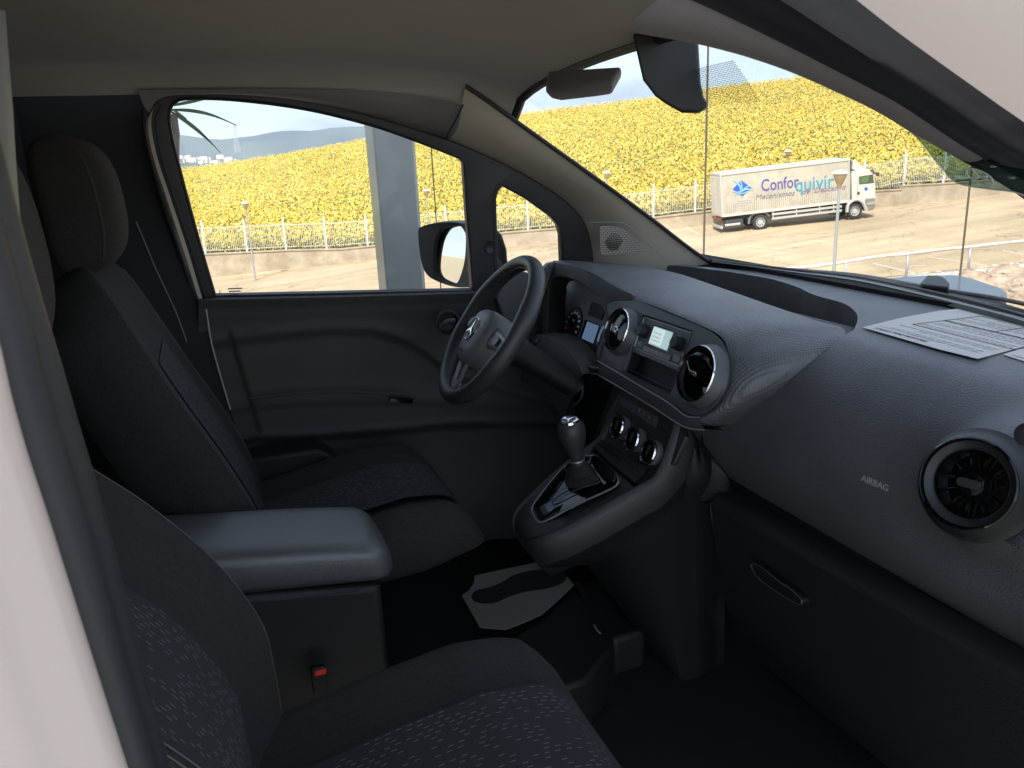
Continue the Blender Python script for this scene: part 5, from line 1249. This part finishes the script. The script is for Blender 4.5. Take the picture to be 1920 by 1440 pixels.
# ---- street lamps
mat('lamp_metal', (.42, .44, .44), .45, .4); mat('lamp_glass', (.42, .30, .16), .25); mat('lamp_cap', (.85, .83, .78), .5)
def lamp(px, ybase, ytop, v, label, big=False, top_only=False):
    a = UVray(px, ybase, v); b_ = UVray(px, ytop, v); a = np.array([a[0], a[1], zground((a-CAM)@HR, (a-CAM)@HF)-.05]); H_ = b_[2]-a[2]
    r = empty('street_lamp', a, label, 'street lamp', 'round headed lamps in the parking lot')
    c = np.array([a[0], a[1], b_[2]])
    mb = MB(); tube([a, a+np.array([0, 0, 1.2]), a+np.array([0, 0, H_-.55])], [.07, .06, .045], 10, mb=mb, mt='lamp_metal'); lathe([(.13, 0), (.13, .06), (.08, .08)], a+np.array([0, 0, .05]), (0, 0, 1), 16, mb=mb, mt='lamp_metal'); mb.build('pole', r)
    mb = MB(); lathe([(.05, -.60), (.06, -.54), (.095, -.45), (.15, -.34), (.205, -.20), (.225, -.11)], c, (0, 0, 1), 20, mb=mb, mt='lamp_glass'); mb.build('lantern', r)
    mb = MB(); lathe([(.24, -.13), (.25, -.10), (.20, -.05), (.10, -.01), (0, 0)], c, (0, 0, 1), 20, mb=mb, mt='lamp_cap'); mb.build('lamp_cap', r)
lamp(1562, 530, 319, 27, 'tall street lamp with amber lantern standing in front of the white truck', True)
lamp(475, 497, 377, 54, 'street lamp with white cap at the wall, seen through the rear of the side window')
lamp(1472, 400, 281, 57, 'street lamp whose white cap peeks above the truck roof')
lamp(1139, 442, 321, 56, 'street lamp just beside the windscreen pillar, left of the truck')
lamp(807, 470, 354, 56, 'small street lamp seen between the grey column and the door mirror')
lamp(918, 462, 395, 50, 'street lamp cut off by the edge of the small quarter window')

# ---- pipe railing and embankment stones
mat('rail_paint', (.72, .70, .66), .6, col2=(.50, .40, .33), vscale=1.5)
rail = empty('pipe_railing', UVray(1703, 500, 35), 'white pipe railing with peeling paint at the near edge of the lot', 'railing')
rp = [(1330, 520), (1420, 509), (1473, 504), (1523, 500), (1586, 491), (1643, 482), (1703, 476), (1760, 469), (1820, 463), (1920, 452), (2050, 440), (2200, 425)]
obj('rail', *tube(cat([UVray(x, y, 35) for x, y in rp], 60), .075, 8), 'rail_paint', rail)
for x, y in ((1351, 518), (1468, 505), (1586, 492), (1703, 477), (1820, 464), (1937, 451)):
    P = UVray(x, y, 35); zb = zground((P-CAM)@HR, 35)-.1; obj('post', *tube([P, np.array([P[0], P[1], zb])], .055, 8), 'lamp_metal', rail)
mat('stone', (.26, .18, .12), .95, col2=(.55, .44, .33), vscale=2.2, bump=.5, bscale=6); mat('gravel', (.62, .60, .54), .95, col2=(.40, .37, .31), vscale=3.0)
ico = bmesh.new(); bmesh.ops.create_icosphere(ico, subdivisions=2, radius=1); iv = np.array([v.co[:] for v in ico.verts]); iff = [tuple(q.index for q in p.verts) for p in ico.faces]; ico.free()
mb = MB(); mbg = MB()
def slope_hit(x, y):
    d = ray(x, y); lo, hi = 3, 60
    for _ in range(40):
        m_ = (lo+hi)/2; P = CAM+d*m_
        if P[2] > zground((P-CAM)@HR, (P-CAM)@HF): lo = m_
        else: hi = m_
    return CAM+d*lo
for k in range(420):
    x = random.uniform(1810, 2150); y = random.uniform(516, 640)+(x-1870)*.0; P = slope_hit(x, y); s_ = random.uniform(.14, .34)*(np.linalg.norm(P-CAM)/24)
    rot = np.array(Matrix.Rotation(random.uniform(0, 6), 3, 'Z') @ Matrix.Rotation(random.uniform(-.5, .5), 3, 'X')); q = iv*np.array([1.35, 1, .75])*(1+.16*np.sin(iv@RNG.normal(0, 2.5, (3, 3))).sum(1))[:, None]*s_
    mb.add(q@rot.T+P, iff, 'stone')
tag(mb.build('rocks', angle=25), 'tan broken rocks banked up below the white gravel', 'rocks', kind='stuff')
for k in range(2600):
    x = random.uniform(1700, 2150); yt = 513-(x-1730)*.10; y = random.uniform(yt, yt+44); P = slope_hit(x, y); s_ = random.uniform(.05, .12)
    q = iv[:12] if False else iv*np.array([1.3, 1, .7])*s_*(1+.2*np.sin(iv@RNG.normal(0, 3, (3, 3))).sum(1))[:, None]; mbg.add(q+P, iff, 'gravel')
tag(mbg.build('gravel', angle=20), 'white gravel strip along the top of the rock bank by the railing', 'gravel', kind='stuff')
# little wire edge along the gravel
mb = MB(); ep = [UVray(x, y, 34.4) for x, y in ((1690, 516), (1740, 510), (1800, 503), (1860, 496), (1920, 490), (2050, 476))]; ep = cat(ep, 30)
for P in ep:
    zb = zground((P-CAM)@HR, (P-CAM)@HF); tube([np.array([P[0], P[1], zb-.05]), np.array([P[0], P[1], zb+.28])], .018, 5, mb=mb, mt='picket')
tube([np.array([P[0], P[1], zground((P-CAM)@HR, (P-CAM)@HF)+.25]) for P in ep], .022, 5, mb=mb, mt='stone'); o = mb.build('edging_fence'); tag(o, 'knee-high wire edging between the lot and the white gravel', 'edging')

# =================================================================== TRUCK
TV = 53.0; u0, z0 = uv_at(1353, 405, TV); u1, z1 = uv_at(1592.7, 376.7, TV); ut1, zt1 = uv_at(1351, 325.6, TV)
TO = UV(u0, TV, z0); TX = nrm(UV(u1, TV, z1)-TO); TY = HF; TZ = nrm(np.cross(TX, TY)); TL = np.linalg.norm(UV(u1, TV, z1)-TO); TH = zt1-z0
zr = zlot((u0+u1)/2, TV); DZ = float(((UV((u0+u1)/2, TV, zr)-(TO+TX*TL/2)))@TZ)      # road level below box floor
truck = empty('box_truck', TO+TX*5+TZ*DZ, 'white box lorry with blue diamond logo parked on the sunny lot', 'truck')
def tq(x, y, z): return TO+TX*x+TY*y+TZ*z
def tbox(x0, x1, y0, y1, z0_, z1_, mt, mb=None): return box(tq((x0+x1)/2, (y0+y1)/2, (z0_+z1_)/2), (x1-x0, y1-y0, z1_-z0_), (TX, TY, TZ), mb=mb, mt=mt)
mat('truck_white', (.64, .60, .52), .5, var=.05, vscale=1.5); mat('truck_side', (.50, .455, .37), .6, var=.13, vscale=1.4); mat('tyre', (.035, .035, .035), .85); mat('truck_dark', (.05, .05, .055), .7); mat('truck_trim', (.22, .20, .18), .6)
mat('purple_blue', (.09, .07, .32), .5); mat('teal', (.05, .30, .42), .5); mat('logo_blue', (.03, .09, .50), .5); mat('script_grey', (.22, .19, .26), .6); mat('alu', (.55, .53, .5), .5, .3)
BW = 2.5
bx = obj('cargo_box', *tbox(.04, TL, .0, BW, 0, TH-.06, 'truck_side'), 'truck_side', truck, smooth=False)
# curtain folds
mb = MB()
for k in range(1, 60): x = .12+(TL-.2)*k/60; tube([tq(x, -.012, .10), tq(x, -.012, TH-.2)], .010, 4, mb=mb, mt='truck_side')
mb.build('curtain_fold', bx)
obj('roof_rail', *tbox(0, TL+.03, -.05, BW+.05, TH-.14, TH+.02, 'truck_white'), 'truck_white', bx, smooth=False, bevel=.03)
obj('floor_rail', *tbox(.02, TL, -.03, BW+.03, -.09, .06, 'truck_white'), 'truck_white', bx, smooth=False, bevel=.01)
obj('corner_post', *tbox(-.02, .10, -.035, .05, -.05, TH-.1, 'alu'), 'alu', bx, smooth=False); obj('corner_post', *tbox(TL-.08, TL+.015, -.035, .05, -.05, TH-.1, 'alu'), 'alu', bx, smooth=False)
for y0 in (.06, 1.28): obj('rear_door', *tbox(-.02, .03, y0, y0+1.16, .0, TH-.2, 'truck_white'), 'truck_white', truck, smooth=False, bevel=.01)
def tpx(x, y, off=-.02):
    P = PL(x, y, TO+TY*off, TY); return P
exT, eyT = TX, TZ
text('company_lettering', 'Confor', tpx(1462, 345), TX, TZ, 1.05, 'purple_blue', bx, ext=.004, sx=.78, bold=.004)
text('company_lettering', 'quivir', tpx(1527, 344), TX, TZ, 1.2, 'teal', bx, ext=.004, sx=.92, bold=.006)
text('script_lettering', 'Mecanismos   de  Descanso', tpx(1500, 360.5), TX, TZ, .46, 'script_grey', bx, ext=.004, sx=1.12, shear=.35)
L = tpx(1391, 353, -.025)
mb = MB(); prism([L+TZ*.50-TX*.02, L+TX*.58-TZ*.02, L-TZ*.50+TX*.02, L-TX*.58+TZ*.02], TY*.01, mb=mb, mt='logo_blue'); mb.build('diamond_logo', bx, smooth=False)
mb = MB()
def swoosh(pts, wd): 
    P = cat([L+TX*a+TZ*b_ for a, b_ in pts], 24); n_ = len(P); v = []
    for i, p in enumerate(P):
        t_ = nrm(P[min(i+1, n_-1)]-P[max(i-1, 0)]); s_ = np.cross(t_, TY)*wd*sin(pi*(i+.5)/n_)**.7; v += [p+s_-TY*.012, p-s_-TY*.012]
    mb.add(v, [(2*i, 2*i+1, 2*i+3, 2*i+2) for i in range(n_-1)], 'teal_pale')
mat('teal_pale', (.25, .55, .68), .5)
swoosh([(-.62, .55), (-.35, .45), (-.12, .12), (-.02, -.3)], .05); swoosh([(-.1, .6), (-.02, .25), (.03, -.1)], .035); swoosh([(-.62, -.12), (-.2, -.22), (.3, -.08), (.72, -.22)], .05); swoosh([(-.4, -.25), (.0, -.12), (.45, .08), (.75, -.15)], .035); swoosh([(-.5, -.32), (.05, -.32), (.5, -.18)], .03)
mb.build('logo_swoosh', bx, smooth=False)
for k in range(3): obj('small_print', *box(tpx(1388+k*4, 384-k*4.5), (.9+.3*(k % 2), .01, .09), (TX, TY, TZ)), 'script_pale', bx, smooth=False) if 'script_pale' in M or mat('script_pale', (.50, .46, .44), .7) else 0
# chassis and guards
mb = MB(); tbox(.1, 9.6, .7, .85, -.38, -.09, 'truck_dark', mb); tbox(.1, 9.6, 1.65, 1.8, -.38, -.09, 'truck_dark', mb); tbox(.3, 8.4, .35, 2.1, -.14, -.09, 'truck_dark', mb); mb.build('chassis', truck, smooth=False)
zr_ = DZ
def wheel(x, y, R, side=-1):
    c = tq(x, y, zr_+R); mb = MB(); ax = TY*side; lathe([(R*.62, .12), (R*.66, .135), (R*.93, .12), (R, .06), (R, -.12), (R*.9, -.15), (R*.6, -.15)], c, ax, 40, mb=mb, mt='tyre'); o = mb.build('wheel', truck)
    lathe([(R*.62, .12), (R*.58, .125), (R*.54, .05), (R*.36, .03), (R*.34, .10), (R*.16, .11), (0, .11)], c, ax, 30, mb=(m2_ := MB()), mt='alu'); m2_.build('rim', o)
    mb2 = MB()
    for k in range(8): a = 2*pi*k/8; box(c+(TX*cos(a)+TZ*sin(a))*R*.45+ax*.045, (.05, .02, .05), (TX, TY, TZ), mb=mb2, mt='truck_dark')
    mb2.build('wheel_hole', o, smooth=False)
R_ = .48
rwx = float((tpx(1426, 412)-TO)@TX); fwx = float((tpx(1603.5, 394)-TO)@TX)
for y, s_ in ((.12, -1), (2.35, 1)): wheel(rwx, y, R_, s_); wheel(fwx, y, R_, s_)
for i, z in enumerate((-.28, -.55)): obj('side_guard', *tbox(rwx+.75, fwx-.85, .0, .06, z-.07, z+.07, 'alu'), 'alu', truck, smooth=False)
for x in (rwx+.8, rwx+2.3, rwx+3.8, rwx+4.7): obj('guard_bracket', *tbox(x, x+.07, .02, .12, -.62, -.05, 'alu'), 'alu', truck, smooth=False)
obj('mudguard', *tube(cat([tq(rwx-.72, .15, zr_+.45), tq(rwx-.62, .15, zr_+.85), tq(rwx-.25, .15, zr_+1.08), tq(rwx+.3, .15, zr_+1.08), tq(rwx+.62, .15, zr_+.8)], 24), .07, 6), 'truck_trim', truck)
obj('underrun_bar', *tbox(-.05, .08, .1, 2.4, zr_+.32, zr_+.50, 'alu'), 'alu', truck, smooth=False, bevel=.02)
obj('rear_light_bar', *tbox(-.04, .05, .15, 2.35, -.30, -.16, 'red_lamp'), 'red_lamp', truck, smooth=False) if mat('red_lamp', (.25, .03, .02), .4) else 0
mb = MB(); tbox(.25, 1.4, .1, .55, -.75, -.32, 'truck_dark', mb); tbox(.2, 1.2, .0, .12, -.70, -.56, 'alu', mb); mb.build('tail_lift', truck, smooth=False, bevel=.02)
obj('fuel_tank', *tbox(fwx-1.5, fwx-.85, .12, .7, -.78, -.25, 'truck_dark'), 'truck_dark', truck, bevel=.08, seg=4)
# cab
def tprism(prof, y0, y1, mt, nm, par, **k): return obj(nm, *prism([tq(x, y0, z) for x, z in prof], TY*(y1-y0)), mt, par, **k)
def cx_(px, py): P = tpx(px, py, .02); d = P-TO; return float(d@TX), float(d@TZ)
cabp = [(1597, 327), (1600, 321), (1625, 318), (1634, 318), (1638, 324), (1641, 345), (1642, 372), (1641, 389), (1626, 391), (1622, 380), (1612, 374), (1600, 376), (1598, 378)]
prof = [cx_(*p) for p in cabp]; cab = tprism(prof, .02, 2.42, 'truck_white', 'cab', truck, bevel=.07, seg=3)
win = [(1611, 331), (1637, 327), (1639, 343), (1611, 346)]
wn_ = obj('side_window', *prism([tpx(*p, .0) for p in win], TY*.03), 'cab_window', cab, smooth=False, bevel=.03) if mat('cab_window', (.05, .07, .06), .08, coat=1) else 0
M['cab_view'] = mat('cab_view', (.10, .17, .05), .3)
obj('window_view', *prism([tpx(*p, -.012) for p in ((1615, 333), (1629, 330), (1628, 340), (1622, 343.5), (1614, 342))], TY*.02), 'cab_view', cab, smooth=False)
obj('door_seam', *tube([tpx(1609, 328, .0), tpx(1608.5, 350, .0), tpx(1608, 372, .0)], .012, 4), 'truck_trim', cab)
obj('door_logo', *prism([tpx(x, y, .0) for x, y in ((1624, 350), (1628, 354), (1624, 358), (1620, 354))], TY*.01), 'logo_blue', cab, smooth=False)
obj('fuel_cap', *lathe([(.09, .0), (.09, .03), (0, .03)], tpx(1609.5, 362, .01), -TY, 14), 'truck_dark', cab)
fe = cat([tpx(*p, .0) for p in ((1588, 398), (1590, 385), (1597, 377), (1607, 374), (1617, 379), (1623, 390), (1624, 396))], 24)
obj('wheel_arch', *tube(fe, .11, 6), 'alu', cab)
tprism([cx_(*p) for p in ((1622, 372), (1641, 371), (1641, 387), (1638, 393), (1625, 396), (1620, 392))], -.02, 2.46, 'truck_trim', 'bumper', cab, bevel=.05)
obj('headlight', *box(tpx(1633, 381, -.03), (.5, .05, .22), (TX, TY, TZ)), 'chrome', cab, smooth=False, bevel=.02)
tprism([cx_(*p) for p in ((1600, 318), (1604, 299), (1608, 301), (1616, 308), (1624, 318), (1612, 321))], .25, 2.2, 'truck_white', 'roof_deflector', cab, bevel=.08, seg=3)
obj('sun_shade', *tube(cat([tpx(1632, 319, .0), tpx(1637, 320, -.05), tpx(1640, 326, -.05)], 10), .05, 6), 'truck_dark', cab)
obj('cab_mirror', *prism([tpx(*p, -.18) for p in ((1643, 324), (1649, 323), (1649, 330), (1645, 331))], TY*.15), 'truck_dark', cab, bevel=.02)
tprism([cx_(*p) for p in ((1593, 302), (1600, 300), (1598, 378), (1592, 378))], .3, 2.2, 'truck_dark', 'cab_gap', truck, smooth=False)

# =================================================================== SHOWROOM AROUND THE VAN
mat('tile', (.34, .33, .32), .18, var=.03); mat('sun_block_white', (.78, .78, .76), .9); mat('column_paint', (.30, .325, .325), .35, var=.06, vscale=3)
fl_o = obj('showroom_floor', *box((1.0, -1.6, -.11), (14, 10.2, .20)), 'tile', smooth=False); tag(fl_o, kind='structure')
cl_ = obj('sun_block_slab', *box((-2.35, .45, 3.75), (6.5, 4.3, .25)), 'sun_block_white', smooth=False); tag(cl_, kind='structure')  # unseen slab added overhead, sized to shade the van and leave sky open
bw_ = obj('sun_block_wall', *box((-5.2, -1.6, 1.85), (.2, 9.5, 3.7)), 'sun_block_white', smooth=False); tag(bw_, kind='structure')  # unseen wall put in with the slab to block sun
FY = 3.3
pc_ = [PY(x, y, FY-.10) for x, y in ((697, 240), (727, 552), (771, 240), (797, 552))]
xl = (pc_[0][0]+pc_[1][0])/2; xr = (pc_[2][0]+pc_[3][0])/2
col = empty('column', ((xl+xr)/2, FY-.05, 0), 'grey steel showroom column standing behind the driver side window', 'column')
obj('shaft', *box(((xl+xr)/2, FY-.02, 1.8), (xr-xl, .16, 3.65)), 'column_paint', col, bevel=.006, smooth=False)
obj('lit_edge_strip', *box((xr+.010, FY-.02, 1.8), (.018, .06, 3.65)), 'alu', col, smooth=False)  # pale strip puts the lit right edge of the column into colour
fac = empty('glass_facade', (2, FY, 0), 'frameless glass shop front in front of the lot with dark butt joints', 'glass wall')
js = []
for (xa, ya), (xb_, yb) in (((810, 270), (825, 545)), ((1327, 205), (1318, 475)), ((1818, 345), (1801, 515))):
    a = PY(xa, ya, FY); b_ = PY(xb_, yb, FY); js.append((a[0]+b_[0])/2)
edges = [-3.5, -1.2, xl+.07]+js+[js[-1]+1.6, js[-1]+3.2]
for a, b_ in zip(edges[:-1], edges[1:]):
    obj('glass_pane', [(a+.003, FY, -.02), (b_-.003, FY, -.02), (b_-.003, FY, 3.6), (a+.003, FY, 3.6)], [(0, 1, 2, 3)], 'facade_glass', fac, smooth=False)
mat('joint', (.16, .13, .10), .6)
for i, x in enumerate(js): obj('glass_joint', *box((x, FY, 1.8), (.0035 if i else .0022, .012, 3.6)), 'joint', fac, smooth=False)

# ---- yucca plant by the window
mat('yucca_leaf', (.10, .16, .07), .5, var=.3, vscale=20); mat('yucca_trunk', (.16, .12, .10), .9, bump=1, bscale=60, bdist=.01)
YD = 3.0
yc = PY(317, 205, YD); yu = empty('yucca_plant', (yc[0]-.02, YD, 0), 'yucca plant with long narrow leaves at the rear edge of the side window', 'plant')
P = cat([(yc[0]-.10, YD+.02, 0), (yc[0]-.08, YD, .7), PY(318, 330, YD), PY(319, 270, YD), PY(312, 215, YD)], 30)
obj('trunk', *tube(P, [.034]*18+[.033]*12, 12), 'yucca_trunk', yu); obj('pot', *lathe([(.0, .01), (.15, .01), (.19, .34), (.17, .34), (.16, .30), (0, .30)], (yc[0]-.1, YD+.02, 0), (0, 0, 1), 28), 'rubber', yu)
def blade(a, b_, sag, wd):
    a = np.asarray(a); b_ = np.asarray(b_); n_ = 14; v = []
    for i in range(n_):
        t = i/(n_-1); p = a*(1-t)+b_*t+np.array([0, 0, sag*sin(pi*t)]); d = nrm(b_-a); s_ = nrm(np.cross(d, (0.1, .8, .45)))*wd*(sin(pi*min(1, t*.92+.10))**.6)*(1-t**4); v += [p-s_, p+np.array([0, .003, -.003]), p+s_]
    f = [(3*i+k, 3*i+k+1, 3*i+k+4, 3*i+k+3) for i in range(n_-1) for k in (0, 1)]; return v, f
mb = MB()
for (x0, y0), (x1, y1), sg, wd in (((318, 208), (414, 286), .012, .0075), ((318, 206), (443, 234), .015, .0065), ((322, 198), (402, 182), .0, .006), ((324, 206), (350, 222), .0, .005), ((322, 196), (372, 170), .01, .007), ((318, 200), (300, 120), .0, .009), ((318, 200), (240, 150), .02, .009), ((318, 204), (250, 240), .02, .009), ((320, 197), (350, 120), .01, .008), ((318, 200), (330, 90), .01, .009)):
    v, f = blade(PY(x0, y0, YD), PY(x1, y1, YD-.05), sg, wd); mb.add(v, f, 'yucca_leaf')
for k in range(26):
    a = random.uniform(0, 2*pi); el_ = random.uniform(.2, 1.3); d = np.array([-abs(cos(a))*cos(el_), sin(a)*cos(el_)*.9, sin(el_)]); p = PY(314, 205, YD); v, f = blade(p, p+d*random.uniform(.35, .55), .03, .009); mb.add(v, f, 'yucca_leaf')
mb.build('leaves', yu, smooth=False)
# =================================================================== HAZE
m = bpy.data.materials.new('air'); m.use_nodes = True; n = m.node_tree.nodes; l = m.node_tree.links; n.clear()
o_ = n.new('ShaderNodeOutputMaterial'); pv = n.new('ShaderNodeVolumePrincipled'); pv.inputs['Color'].default_value = (.62, .80, 1, 1); pv.inputs['Density'].default_value = 1.5e-4; pv.inputs['Anisotropy'].default_value = .2
l.new(pv.outputs[0], o_.inputs['Volume']); M['air'] = m
hz = obj('haze', *box((0, 3500, 285), (16000, 12000, 640)), 'air', smooth=False); tag(hz, 'thin bluish summer haze over the valley', 'haze', kind='stuff')
